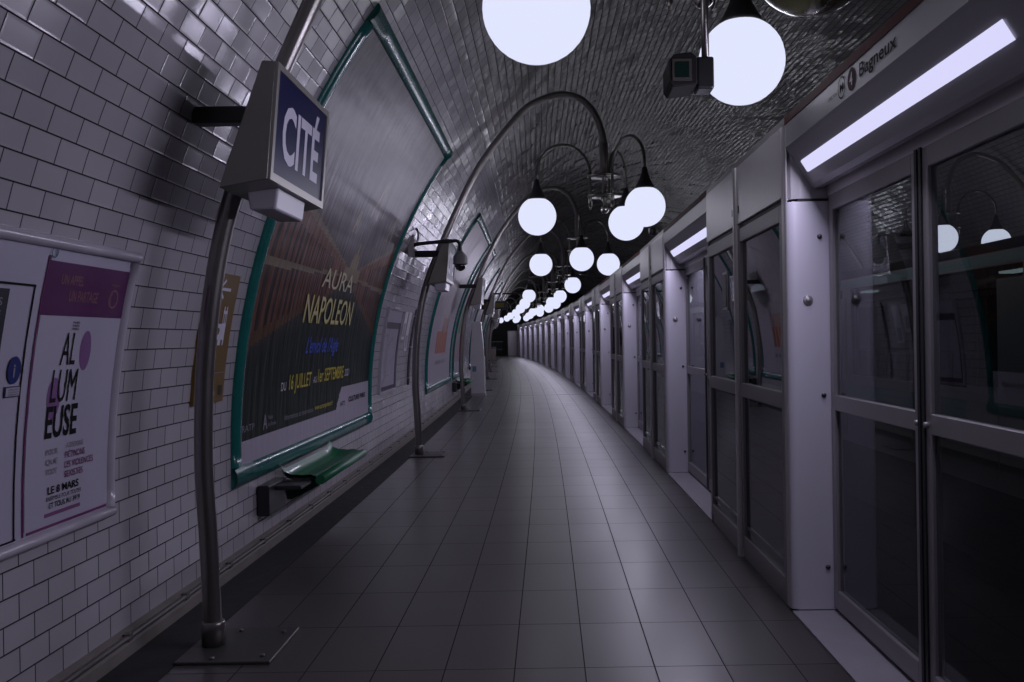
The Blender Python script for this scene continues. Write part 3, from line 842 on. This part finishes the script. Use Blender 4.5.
mb = MB(); text_on(mb, F, 'DU', 6.83, vv(1.085), 0.065, 0.13); text_on(mb, F, 'AU', 7.77, vv(1.10), 0.055, 0.12); text_on(mb, F, '2021', 8.99, vv(1.11), 0.07, 0.20)
fix(mb).build('date_lettering', LETTER, r)
mb = MB(); text_on(mb, F, '16 JUILLET', 7.04, vv(1.085), 0.115, 0.66, bold=0.012); text_on(mb, F, '1er SEPTEMBRE', 7.93, vv(1.10), 0.115, 1.00, bold=0.012)
fix(mb).build('date_lettering', YELLOW, r)
mb = MB(); text_on(mb, F, 'Informations et réservations', 6.95, vv(0.855), 0.042, 0.85); text_on(mb, F, 'A', 6.42, vv(0.84), 0.10, 0.10, bold=0.02)
text_on(mb, F, 'Musée', 6.54, vv(0.90), 0.03); text_on(mb, F, "de l'Armée", 6.54, vv(0.85), 0.03); text_on(mb, F, 'RATP', 5.98, vv(0.86), 0.045, 0.25)
fix(mb).build('small_lettering', mat('dim_letter', (0.25, 0.24, 0.28), 0.4), r)
mb = MB(); text_on(mb, F, 'www.auranapoleon.fr', 7.86, vv(0.862), 0.045, 0.66, bold=0.01); fix(mb).build('small_lettering', YELLOW, r)
mb = MB(); text_on(mb, F, 'ARTS', 8.85, vv(0.82), 0.045, 0.2); text_on(mb, F, 'CULTURE PARIS', 9.22, vv(0.84), 0.05, 0.85, bold=0.02); fix(mb).build('small_lettering', INK, r)

def art2(u, v, s, vv_):
    base = (0.42, 0.38, 0.44)
    k = int(u*150) % 400; k2 = int(u*31+vv_*7) % 400
    if vv_ > 1.9: base = mix((0.34, 0.30, 0.33), (0.44, 0.39, 0.42), 0.5*streak[k]+0.5*streak[k2])
    if 0.28 < u < 0.72 and 1.18 < vv_ < 1.62: return (0.36, 0.11, 0.07) if int(u*46) % 3 else (0.46, 0.30, 0.26)
    if 0.44 < u < 0.70 and 1.62 <= vv_ < 1.92: return mix((0.34, 0.15, 0.11), (0.40, 0.30, 0.28), streak[k2])
    if 0.30 < u < 0.72 and 0.98 < vv_ < 1.08 and int(u*60) % 4: return (0.20, 0.18, 0.22)
    return base
def art3(u, v, s, vv_):
    k2 = int(u*31+vv_*7) % 400
    if 1.6 < vv_ < 2.3 and 0.3 < u < 0.7: return mix((0.03, 0.16, 0.07), (0.10, 0.25, 0.10), streak[k2])
    if vv_ < 0.95: return (0.40, 0.37, 0.42)
    return mix((0.33, 0.24, 0.27), (0.42, 0.36, 0.40), v)
BBL = [(15.55, art2, 'second teal-framed billboard, pale poster with a faded orange-red picture'),
       (20.95, art3, 'third teal-framed billboard from the viewer, behind the third lamp post'),
       (27.6, art2, 'fourth teal-framed billboard counting away, beyond the pale wall pier'),
       (34.6, art3, 'fifth teal-framed billboard counting away along the tiled wall'),
       (41.8, art2, 'sixth teal-framed billboard counting away along the tiled wall'),
       (49.0, art3, 'seventh teal-framed billboard counting away along the tiled wall'),
       (56.2, art2, 'eighth and farthest teal-framed billboard on the tiled wall')]
for i, (s, a, lb) in enumerate(BBL):
    w_ = 4.6 if i == 0 else (2.1 if i == 1 else 4.4)
    billboard(s, s+w_, B1V0, B1V1, TEAL, lb, art=a, nx_=44, ny_=44, group='teal-framed billboards on the left wall')

# ------------------------------------------------------------------ near notice case
r, fix, (a0, a1, b0, b1) = billboard(2.30, 4.20, vv(0.665), vv(1.875), WHITE_CER, 'white ceramic-framed notice case at the left picture edge with a magenta-headed poster', w=0.05, name='notice_case', cat='notice case', nx_=8, ny_=14)
def case_patch(a, b, *c, **k): return wall_patch(a+0.035, b+0.035, *c, **k)
def patch(s0, s1, z0, z1, material, name, off=0.019, parent=None):
    mb = case_patch(s0, s1, vv(z0), vv(z1), off, 0.002); return fix(mb).build(name, material, parent or r)
# long white board (left) and framed poster (right)
mb = MB()
for a in ((3.445, 3.453, 0.72, 1.80), (3.475, 4.105, 0.722, 0.732)): case_patch(a[0], a[1], vv(a[2]), vv(a[3]), 0.019, 0.002, mb=mb)
fix(mb).build('rule_line', MAG_D, r)
mb = MB(); case_patch(2.45, 3.395, vv(1.676), vv(1.684), 0.019, 0.002, mb=mb); case_patch(3.388, 3.395, vv(0.72), vv(1.684), 0.019, 0.002, mb=mb); case_patch(2.45, 3.40, vv(0.72), vv(0.726), 0.019, 0.002, mb=mb)
fix(mb).build('rule_line', INK, r)
ps = MB(); case_patch(3.462, 4.12, vv(0.737), vv(1.80), 0.017, 0.002, mb=ps); ps = fix(ps).build('poster', PAPER, r); ps['label'] = 'pale poster with magenta header'
patch(3.455, 4.125, 1.572, 1.782, MAGENTA, 'poster_header', 0.0188, ps)
F2 = lambda u, v: wall(u+0.035, v, 0.0200)
mb = MB(); text_on(mb, F2, 'UN APPEL', 3.56, vv(1.697), 0.04, 0.17, bold=0.01); text_on(mb, F2, 'UN PARTAGE', 3.64, vv(1.632), 0.045, 0.23, bold=0.01)
def ring(mb, cu, cv, R, w_, fn, n=28, a_0=0, a_1=2*PI):
    for k in range(n):
        p, q = a_0+(a_1-a_0)*k/n, a_0+(a_1-a_0)*(k+1)/n
        mb.add([fn(cu+rr*math.cos(a), cv+rr*math.sin(a)) for rr, a in ((R-w_, p), (R, p), (R, q), (R-w_, q))], [(0, 1, 2, 3)])
def disc(mb, cu, cv, ru, rv, fn, n=24):
    mb.add([fn(cu+ru*math.cos(2*PI*k/n), cv+rv*math.sin(2*PI*k/n)) for k in range(n)], [tuple(range(n))])
ring(mb, 4.01, vv(1.655), 0.042, 0.008, F2); ring(mb, 4.03, vv(1.65), 0.05, 0.006, F2, 8, 2.4, 3.6)
text_on(mb, F2, 'engagés', 3.97, vv(1.712), 0.012, 0.08)
fix(mb).build('lettering', mat('dusty_rose_ink', (0.22, 0.09, 0.11), 0.5), ps)
mb = MB(); disc(mb, 3.84, vv(1.43), 0.045, 0.085, lambda u, v: wall(u+0.035, v, 0.0182)); disc(mb, 3.63, vv(1.24), 0.05, 0.085, lambda u, v: wall(u+0.035, v, 0.0182)); fix(mb).build('print_blob', LILAC, ps)
mb = MB()
text_on(mb, F2, 'AL', 3.645, vv(1.375), 0.135, 0.115, bold=0.0, shear=0.1); text_on(mb, F2, 'LUM', 3.60, vv(1.225), 0.135, 0.20, bold=0.0, shear=0.1); text_on(mb, F2, 'EUSE', 3.585, vv(1.085), 0.125, 0.24, bold=0.02)
text_on(mb, F2, 'LE 8 MARS', 3.62, vv(0.855), 0.030, 0.24, bold=0.02); text_on(mb, F2, 'ENSEMBLE POUR TOUTES', 3.61, vv(0.828), 0.017, 0.27); text_on(mb, F2, 'ET TOUS AU 3919', 3.63, vv(0.797), 0.022, 0.24, bold=0.01)
for z in (1.517, 1.53, 1.543): text_on(mb, F2, 'PARIS', 3.705, vv(z), 0.009, 0.055, bold=0.01)
fix(mb).build('lettering', INK, ps)
mb = MB()
for t, z, w_ in (('PIÉTINONS', 0.987, 0.16), ('LES VIOLENCES', 0.946, 0.235), ('SEXISTES', 0.906, 0.15)): text_on(mb, F2, t, 3.745, vv(z+0.0), 0.027, w_, bold=0.01)
fix(mb).build('lettering', MAG_D, ps)
mb = MB()
for t, z in (('POUR', 1.015), ('QUE', 0.975), ('TOUT', 0.935)): text_on(mb, F2, t, 3.60, vv(z), 0.022, 0.09, bold=0.02)
text_on(mb, F2, 'AGISSONS', 3.75, vv(1.028), 0.022, 0.14, bold=0.01)
fix(mb).build('lettering', GREY_TXT, ps)
patch(3.60, 3.875, 0.765, 0.780, mat('pale_plum', (0.19, 0.06, 0.17), 0.5), 'web_address_bar', 0.0188, ps)
# left board: tickets leaflet, blue disc, small plate, transport emblem
mb = case_patch(2.75, 3.235, vv(1.43), vv(1.66), 0.0185, 0.003); lf_ = fix(mb).build('leaflet', mat('charcoal_ink', (0.02, 0.022, 0.03), 0.4), r); lf_['label'] = 'dark leaflet with rounded corners'
mb = MB(); text_on(mb, F2, 'TEMPS', 3.03, vv(1.60), 0.028, 0.17, bold=0.01); text_on(mb, F2, 'LIGNE', 3.06, vv(1.555), 0.028, 0.14, bold=0.01); fix(mb).build('lettering', GREY_TXT, lf_)
mb = MB(); disc(mb, 3.335, vv(1.365), 0.042, 0.052, F2); d_ = fix(mb).build('blue_disc', mat('navy_print', (0.012, 0.02, 0.14), 0.4), r)
mb = MB(); text_on(mb, lambda u, v: wall(u+0.035, v, 0.0212), 'i', 3.328, vv(1.34), 0.05, bold=0.02); fix(mb).build('lettering', GREY_TXT, d_)
pl_ = patch(3.29, 3.385, 1.265, 1.305, mat('navy_line', (0.03, 0.03, 0.09), 0.4), 'small_plate', 0.020); 
patch(3.295, 3.380, 1.269, 1.301, PAPER, 'plate_face', 0.0225, pl_)
mb = MB()
for z in (1.272, 1.281, 1.290): text_on(mb, lambda u, v: wall(u+0.035, v, 0.0255), 'CONTACT', 3.305, vv(z), 0.006, 0.065)
fix(mb).build('lettering', INK, pl_)
mb = MB(); ring(mb, 3.475, vv(1.815), 0.024, 0.005, F2); ring(mb, 3.48, vv(1.812), 0.014, 0.004, F2, 8, -1.2, 1.4); fix(mb).build('emblem', mat('petrol_ink', (0.01, 0.12, 0.17), 0.4), r)

# ------------------------------------------------------------------ brown direction sign
def wall_thing(name, label, cat, s, z, group=None):
    q = wall(s, vv(z), 0); rr = bpy.data.objects.new(name, None); COL.objects.link(rr); rr.location = q; rr.empty_display_size = 0.1
    tag(rr, label, cat, group); iv = Vector(q)
    def fx(mb): mb.v = [tuple(Vector(a)-iv) for a in mb.v]; return mb
    return rr, fx
r, fix = wall_thing('direction_sign', 'narrow brown sign with white arrow and cathedral pictogram between the near pole and billboard', 'sign', 5.400, 1.10)
mb = wall_patch(5.130, 5.600, vv(1.10), vv(1.86), 0.02, 0.02); fix(mb).build('panel', BROWN, r)
F3 = lambda u, v: wall(u, v, 0.0225)
mb = MB()
def stroke(mb, p, q, w_, fn):
    dx, dy = q[0]-p[0], q[1]-p[1]; l = math.hypot(dx, dy); nx, ny = -dy/l*w_/2, dx/l*w_/2
    mb.add([fn(p[0]+nx, p[1]+ny), fn(q[0]+nx, q[1]+ny), fn(q[0]-nx, q[1]-ny), fn(p[0]-nx, p[1]-ny)], [(0, 1, 2, 3)])
va = vv(1.77)
stroke(mb, (5.300, va), (5.470, va), 0.018, F3); stroke(mb, (5.290, va), (5.370, va+0.055), 0.018, F3); stroke(mb, (5.290, va), (5.370, va-0.055), 0.018, F3)
fix(mb).build('arrow', LETTER, r)
mb = MB(); vb = vv(1.44)
def rect(mb, u0, u1, v0, v1, fn): mb.add([fn(u0, v0), fn(u1, v0), fn(u1, v1), fn(u0, v1)], [(0, 1, 2, 3)])
rect(mb, 5.270, 5.335, vb, vb+0.21, F3); rect(mb, 5.425, 5.490, vb, vb+0.21, F3); rect(mb, 5.335, 5.425, vb, vb+0.13, F3)
for u in (5.275, 5.315, 5.430, 5.470): rect(mb, u, u+0.014, vb+0.21, vb+0.235, F3)
cath = fix(mb).build('cathedral_pictogram', LETTER, r)
mb = MB(); F4 = lambda u, v: wall(u, v, 0.0245)
for u in (5.290, 5.372, 5.445): rect(mb, u, u+0.022, vb+0.0, vb+0.035, F4)
disc(mb, 5.380, vb+0.085, 0.022, 0.022, F4)
for u in (5.282, 5.310, 5.437, 5.465): rect(mb, u, u+0.012, vb+0.135, vb+0.19, F4)
fix(mb).build('pictogram_openings', BROWN, cath)
mb = MB(); rect(mb, 5.150, 5.580, vv(1.275), vv(1.279), F3)
for t, z in (('Parvis', 1.22), ('Notre-Dame', 1.145)): text_on(mb, F3, t, 5.190, vv(z), 0.035, 0.26 if t[0] == 'N' else 0.17, bold=0.01)
fix(mb).build('lettering', GREY_TXT, r)
mb = MB(); rect(mb, 5.500, 5.560, vv(1.14), vv(1.20), F3); fix(mb).build('line_mark', BLACK, r)

# ------------------------------------------------------------------ map case, small notices, conduit
r, fix = wall_thing('map_case', 'pale wall map in a dark-edged case between the first and second billboards', 'map case', 11.5, 0.80)
mb = MB()
for a in ((10.95, 12.15, 0.80, 0.83), (10.95, 12.15, 1.83, 1.86), (10.95, 10.985, 0.83, 1.83), (12.115, 12.15, 0.83, 1.83)): wall_patch(a[0], a[1], vv(a[2]), vv(a[3]), 0.035, 0.035, mb=mb)
fix(mb).build('frame', WHITE_CER, r)
mb = MB()
for a in ((10.985, 12.115, 0.83, 0.88), (10.985, 12.115, 1.60, 1.68), (10.985, 11.05, 0.88, 1.60), (12.05, 12.115, 0.88, 1.60)): wall_patch(a[0], a[1], vv(a[2]), vv(a[3]), 0.022, 0.02, mb=mb)
fix(mb).build('border', mat('plum_border', (0.045, 0.035, 0.06), 0.4), r)
mb = wall_patch(11.05, 12.05, vv(0.88), vv(1.60), 0.018, 0.01); fix(mb).build('map', PAPER, r)
mb = wall_patch(10.985, 12.115, vv(1.68), vv(1.83), 0.018, 0.01); fix(mb).build('title_strip', PAPER, r)
mb = MB(); F5 = lambda u, v: wall(u, v, 0.0205); rn = random.Random(5)
for _ in range(26):
    u, z = rn.uniform(11.1, 11.9), rn.uniform(0.93, 1.55)
    stroke(mb, (u, vv(z)), (u+rn.uniform(-.25, .12), vv(z)+rn.uniform(-.18, .03)), 0.008, F5)
fix(mb).build('map_lines', GREY_TXT, r)
for i, (s0_, s1_, z0_, z1_, lb) in enumerate(((12.42, 12.68, 1.46, 1.84, 'small grey notice on the tiles just right of the wall map, left one of two'), (12.80, 13.05, 1.30, 1.84, 'tall narrow grey notice on the tiles, right one of two beside the wall map'))):
    r, fix = wall_thing('wall_notice', lb, 'notice', s0_, z0_, 'small notices beside the map')
    mb = wall_patch(s0_, s1_, vv(z0_), vv(z1_), 0.012, 0.012); fix(mb).build('plate', WHITE_EN, r)
    mb = wall_patch(s0_+0.05, s1_-0.05, vv(z0_+0.04), vv(z0_+0.22), 0.015, 0.002); fix(mb).build('print', GREY_TXT, r)
r, fix = wall_thing('wall_conduit', 'thin vertical grey conduit on the tiles left of the second billboard', 'pipe', 13.4, 0.8)
mb = MB(); mb.tube([wall(13.4, vv(0.80+1.1*i/12), 0.018) for i in range(13)], 0.018, 8); fix(mb).build('pipe', mat('grey_pipe', (0.10, 0.10, 0.11), 0.4), r)
mb = MB()
for z in (0.9, 1.35, 1.8): q = wall(13.4, vv(z), 0.016); mb.box(q[0]-0.02, q[0]+0.024, q[1]-0.03, q[1]+0.03, z-0.012, z+0.012)
fix(mb).build('clip', STEEL_D, r)

# ------------------------------------------------------------------ benches
def make_bench(length=1.55):
    """local origin: floor under the middle of the front roll ; wall at -x"""
    r = empty('wall_bench', -1.70, 0)
    h = length/2
    def shell_pt(a, b):   # a along y, b from front roll back and up
        y = -h + 2*h*a
        prof_ = [(0.0, 0.452), (-0.06, 0.455), (-0.13, 0.43), (-0.20, 0.425), (-0.255, 0.45), (-0.285, 0.505)]
        t = b*(len(prof_)-1); i = min(int(t), len(prof_)-2); f_ = t-i
        x = prof_[i][0]+(prof_[i+1][0]-prof_[i][0])*f_; z = prof_[i][1]+(prof_[i+1][1]-prof_[i][1])*f_
        end = abs(2*a-1)
        z += 0.05*max(0, end-0.86)/0.14*min(1, b*2)
        return (x, y, z)
    mb = MB(); mb.grid(shell_pt, 24, 15, True)
    mb.grid(lambda a, b: tuple(Vector(shell_pt(1-a, b))-Vector((0, 0, 0.022))), 24, 15, True)
    sh = mb.build('seat_shell', GREEN, r)
    mb = MB(); mb.tube([(0.012, -h-0.01, 0.435), (0.012, h+0.01, 0.435)], 0.036, 16); mb.build('front_roll', GREEN, r)
    mb = MB()
    for y in (-h*0.55, h*0.55):
        mb.prism_y([(-0.04, 0.41), (-0.28, 0.41), (-0.34, 0.33), (-0.34, 0.25), (-0.30, 0.25), (0.0, 0.36)], y-0.03, y+0.03)
    for y in (-h*0.55, h*0.55):
        b_ = MB(); b_.prism_y([(-0.01, 0.412), (-0.24, 0.40), (-0.325, 0.36), (-0.325, 0.24), (-0.29, 0.24), (-0.02, 0.37)], y-0.03, y+0.03); bevel(b_.build('bracket', GREEN_D, r), 0.005, 1)
    b_ = MB(); b_.box(-0.325, -0.24, -h-0.42, -h-0.01, 0.25, 0.46); b_.box(-0.24, -0.05, -h-0.30, -h-0.02, 0.41, 0.44)
    bevel(b_.build('end_bracket', BLACK, r), 0.01)
    return r
bench0 = make_bench()
move(bench0, -1.70, 7.5)
tag(bench0, 'green glossy wall bench under the nearest billboard', 'bench', 'green wall benches')
for s, lb in ((22.1, 'dark green wall bench just before the pale wall pier'), (31.6, 'green wall bench below the fourth billboard, beyond the pale pier'), (45.5, 'farthest small green wall bench at the foot of the tiled wall')):
    b = copy_tree(bench0); move(b, -1.70, s); tag(b, lb, 'bench', 'green wall benches')

# ------------------------------------------------------------------ pale pier / cabinet by the joint
r = empty('wall_pier', -1.66, 23.35)
mb = MB(); mb.prism_y([(-0.08, 0.0), (0.27, 0.0), (0.25, 1.2), (0.19, 1.9), (-0.02, 1.9), (-0.08, 1.2)], 0.0, 0.40); bevel(mb.build('body', WHITE_EN, r), 0.006)
mb = MB(); mb.box(-0.09, 0.285, -0.01, 0.41, 0.0, 0.07); mb.build('plinth', STEEL_D, r)
mb = MB(); mb.box(-0.04, 0.06, -0.004, 0.0, 0.62, 0.76); mb.build('notice', mat('pale_blue_notice', (0.12, 0.2, 0.3), 0.4), r)
mb = MB(); mb.box(0.256, 0.275, 0.06, 0.34, 0.3, 1.0); mb.build('side_panel', STEEL, r)
tag(r, 'pale enamel pier standing against the wall beside the white floor joint', 'pier')

# ------------------------------------------------------------------ hanging mustard sign
r = empty('hanging_sign', -1.25, 27.0, 2.32)
mb = MB(); mb.box(-0.50, 0.42, -0.04, 0.04, 0.0, 0.24); mb.build('housing', BLACK, r)
mb = MB(); mb.box(-0.30, 0.32, -0.05, -0.04, 0.05, 0.19); mb.build('face', OLIVE_NEON, r)
mb = MB(); mb.box(wx(2.44)+1.25, -0.50, -0.02, 0.02, 0.10, 0.15); mb.build('wall_arm', BLACK, r)
tag(r, 'dark hanging sign with a mustard-yellow face projecting from the left wall far along', 'sign')
# thin angled camera bracket, far
r = empty('projecting_fitting', wx(3.1), 33.5, 3.1)
mb = MB(); mb.tube([(0, 0, 0), (1.15, 0, 0.0), (1.2, 0, -0.05)], 0.03, 8); mb.build('rod', BLACK, r)
mb = MB(); mb.lathe([(0.03, -0.05), (0.10, -0.12), (0.10, -0.22), (0.05, -0.28)], (1.2, 0, 0), 14); mb.build('housing', BLACK, r)
tag(r, 'thin black horizontal arm with a dark fitting, high on the left wall far along', 'bracket')
# end of platform: gate and grey box
r = empty('end_gate', -0.9, 76.5)
mb = MB()
for i in range(9): mb.box(-0.9+i*0.22, -0.875+i*0.22, 0, 0.03, 0.0, 1.2)
mb.build('bars', GREEN_D, r)
mb = MB(); mb.box(-0.95, 1.0, -0.01, 0.04, 1.18, 1.24); mb.box(-0.95, 1.0, -0.01, 0.04, 0.55, 0.60); mb.build('rail', TEAL, r)
tag(r, 'dark green barred gate at the far end of the platform', 'gate')
r = empty('storage_box', -1.45, 60.0)
mb = MB(); mb.box(-0.35, 0.30, 0, 0.6, 0, 0.85); bevel(mb.build('body', mat('beige_box', (0.20, 0.18, 0.15), 0.6), r), 0.03)
mb = MB(); mb.box(-0.37, 0.32, -0.02, 0.62, 0.80, 0.92); bevel(mb.build('lid', mat('brown_lid', (0.12, 0.10, 0.08), 0.6), r), 0.02)
tag(r, 'small beige storage box at the foot of the wall near the platform end', 'box')

# ------------------------------------------------------------------ the far track: train, opposite platform
r = empty('metro_train', 5.5, -2.0, -0.15)
hw = 1.15; Ls = 40.0
def tp(x, y, z):
    s = -2.0+y; return (x-(cc(s)-cc(-2.0)), y, z+0.15)
def tb(mb, x0, x1, y0, y1, z0, z1):
    n = max(1, int(abs(y1-y0)/4))
    for i in range(n):
        a, b = y0+(y1-y0)*i/n, y0+(y1-y0)*(i+1)/n
        vs = [tp(x, y, z) for x in (x0, x1) for y in (a, b) for z in (z0, z1)]
        mb.add(vs, [(0,1,3,2),(4,6,7,5),(0,4,5,1),(2,3,7,6),(0,2,6,4),(1,5,7,3)])
mb = MB(); tb(mb, -hw, -hw+0.06, 0, Ls, -0.05, 0.86); tb(mb, hw-0.06, hw, 0, Ls, -0.05, 2.1); tb(mb, -hw, -hw+0.06, 0, Ls, 2.08, 2.22)
y = 0
while y < Ls: tb(mb, -hw, -hw+0.06, y, y+0.35, 0.86, 2.08); y += 2.5
tb(mb, -hw, hw, 0, Ls, -0.10, -0.05); mb.build('body', TRAIN_W, r)
mb = MB(); tb(mb, -hw-0.005, -hw+0.0, 0, Ls, 0.30, 0.74); tb(mb, -hw-0.005, -hw, 0, Ls, 2.10, 2.20); mb.build('jade_band', TRAIN_T, r)
mb = MB()
for i in range(10):
    a, b = i*4.0, i*4.0+4.0
    pts = [(-hw, 2.2), (-hw+0.12, 2.33), (-hw+0.5, 2.42), (hw-0.5, 2.42), (hw-0.12, 2.33), (hw, 2.1)]
    mb.add([tp(x, a, z) for x, z in pts]+[tp(x, b, z) for x, z in pts], [(j, j+1, j+7, j+6) for j in range(5)], True)
mb.build('roof', TRAIN_D, r)
y = 0
while y < 30:
    mb = MB(); tb(mb, -hw+0.02, -hw+0.03, y+0.35, y+2.5, 0.86, 2.08); w_ = mb.build('window', GLASS_T, r)
    y += 2.5
for y in (5.2, 10.2, 15.2, 20.2, 25.2):
    mb = MB(); tb(mb, -hw-0.012, -hw-0.002, y, y+0.62, 0.0, 1.95); tb(mb, -hw-0.012, -hw-0.002, y+0.64, y+1.28, 0.0, 0.9)
    mb.build('door', TRAIN_W, r)
mb = MB(); 
for y, yl in ((2.0, 1.5), (10.7, 0.9), (15.4, 0.35), (20.0, 1.2), (25.0, 1.5)): tb(mb, -0.75, -0.60, y, y+yl, 2.05, 2.075)
mb.build('ceiling_lamp', TRAIN_GLOW, r)
mb = MB()
for y in range(1, 34, 3): tb(mb, 0.30, 0.75, y, y+0.5, 0.3, 1.15)
mb.build('seat', mat('seat_cloth', (0.20, 0.07, 0.03), 0.8), r)
mb = MB()
for y in range(1, 34, 2): tb(mb, -0.20, -0.17, y, y+0.03, 0.0, 2.0)
mb.build('grab_pole', STEEL, r)
mb = MB(); tb(mb, -0.9, 0.9, 0.5, Ls-0.5, -1.0, -0.12); mb.build('undercarriage', TRAIN_D, r)
tag(r, 'train with jade bands standing on the far track, seen dimly through the door glass', 'train')
# opposite platform: same arched lamps, facing the other way
for i, s in enumerate((8.8, 16.0, 25.0, 32.2, 39.3, 46.5)):
    rr = empty('lamp_post', 9.5, s, 0)
    rr.rotation_euler = (0, 0, PI + cphi(s))
    for nm, ch in [(c.name, c) for c in roots[1].children if c.name.split('.')[0] in ('pole', 'base_plate', 'hub')]:
        copy_tree(ch, rr)
    rr.location.z = 0.02
    fit_globes(rr, HX-PX, (180, 60, -60), 99)
    pl = MB(); pl.box(-0.3, 0.5, -0.4, 0.4, -0.02, 0.0); pl.build('plinth', STONE, rr)
    tag(rr, ('nearest', 'second', 'third', 'fourth', 'fifth', 'sixth and farthest')[i] + ' of the arched globe lamps on the opposite platform, seen through door glass', 'lamp post', 'arched globe lamps on the opposite platform')
r = empty('long_name_panel', 9.35, 16.3, 3.55)
mb = MB(); mb.box(0.0, 0.05, -0.0, 4.2, 0.0, 0.75); pn = mb.build('panel', BLUE, r)
mb = MB(); text_on(mb, lambda u, v: (-0.004, 4.2-u, v), 'CITÉ', 0.9, 0.18, 0.42, 2.2, bold=0.02); mb.build('lettering', LETTER, pn)
mb = MB(); frame_ring(mb, -0.02, 0.06, -0.05, 4.25, -0.05, 0.8, 0.05); mb.build('frame', WHITE_CER, r)
tag(r, 'long blue enamel station name panel on the opposite wall, seen through door glass', 'sign')
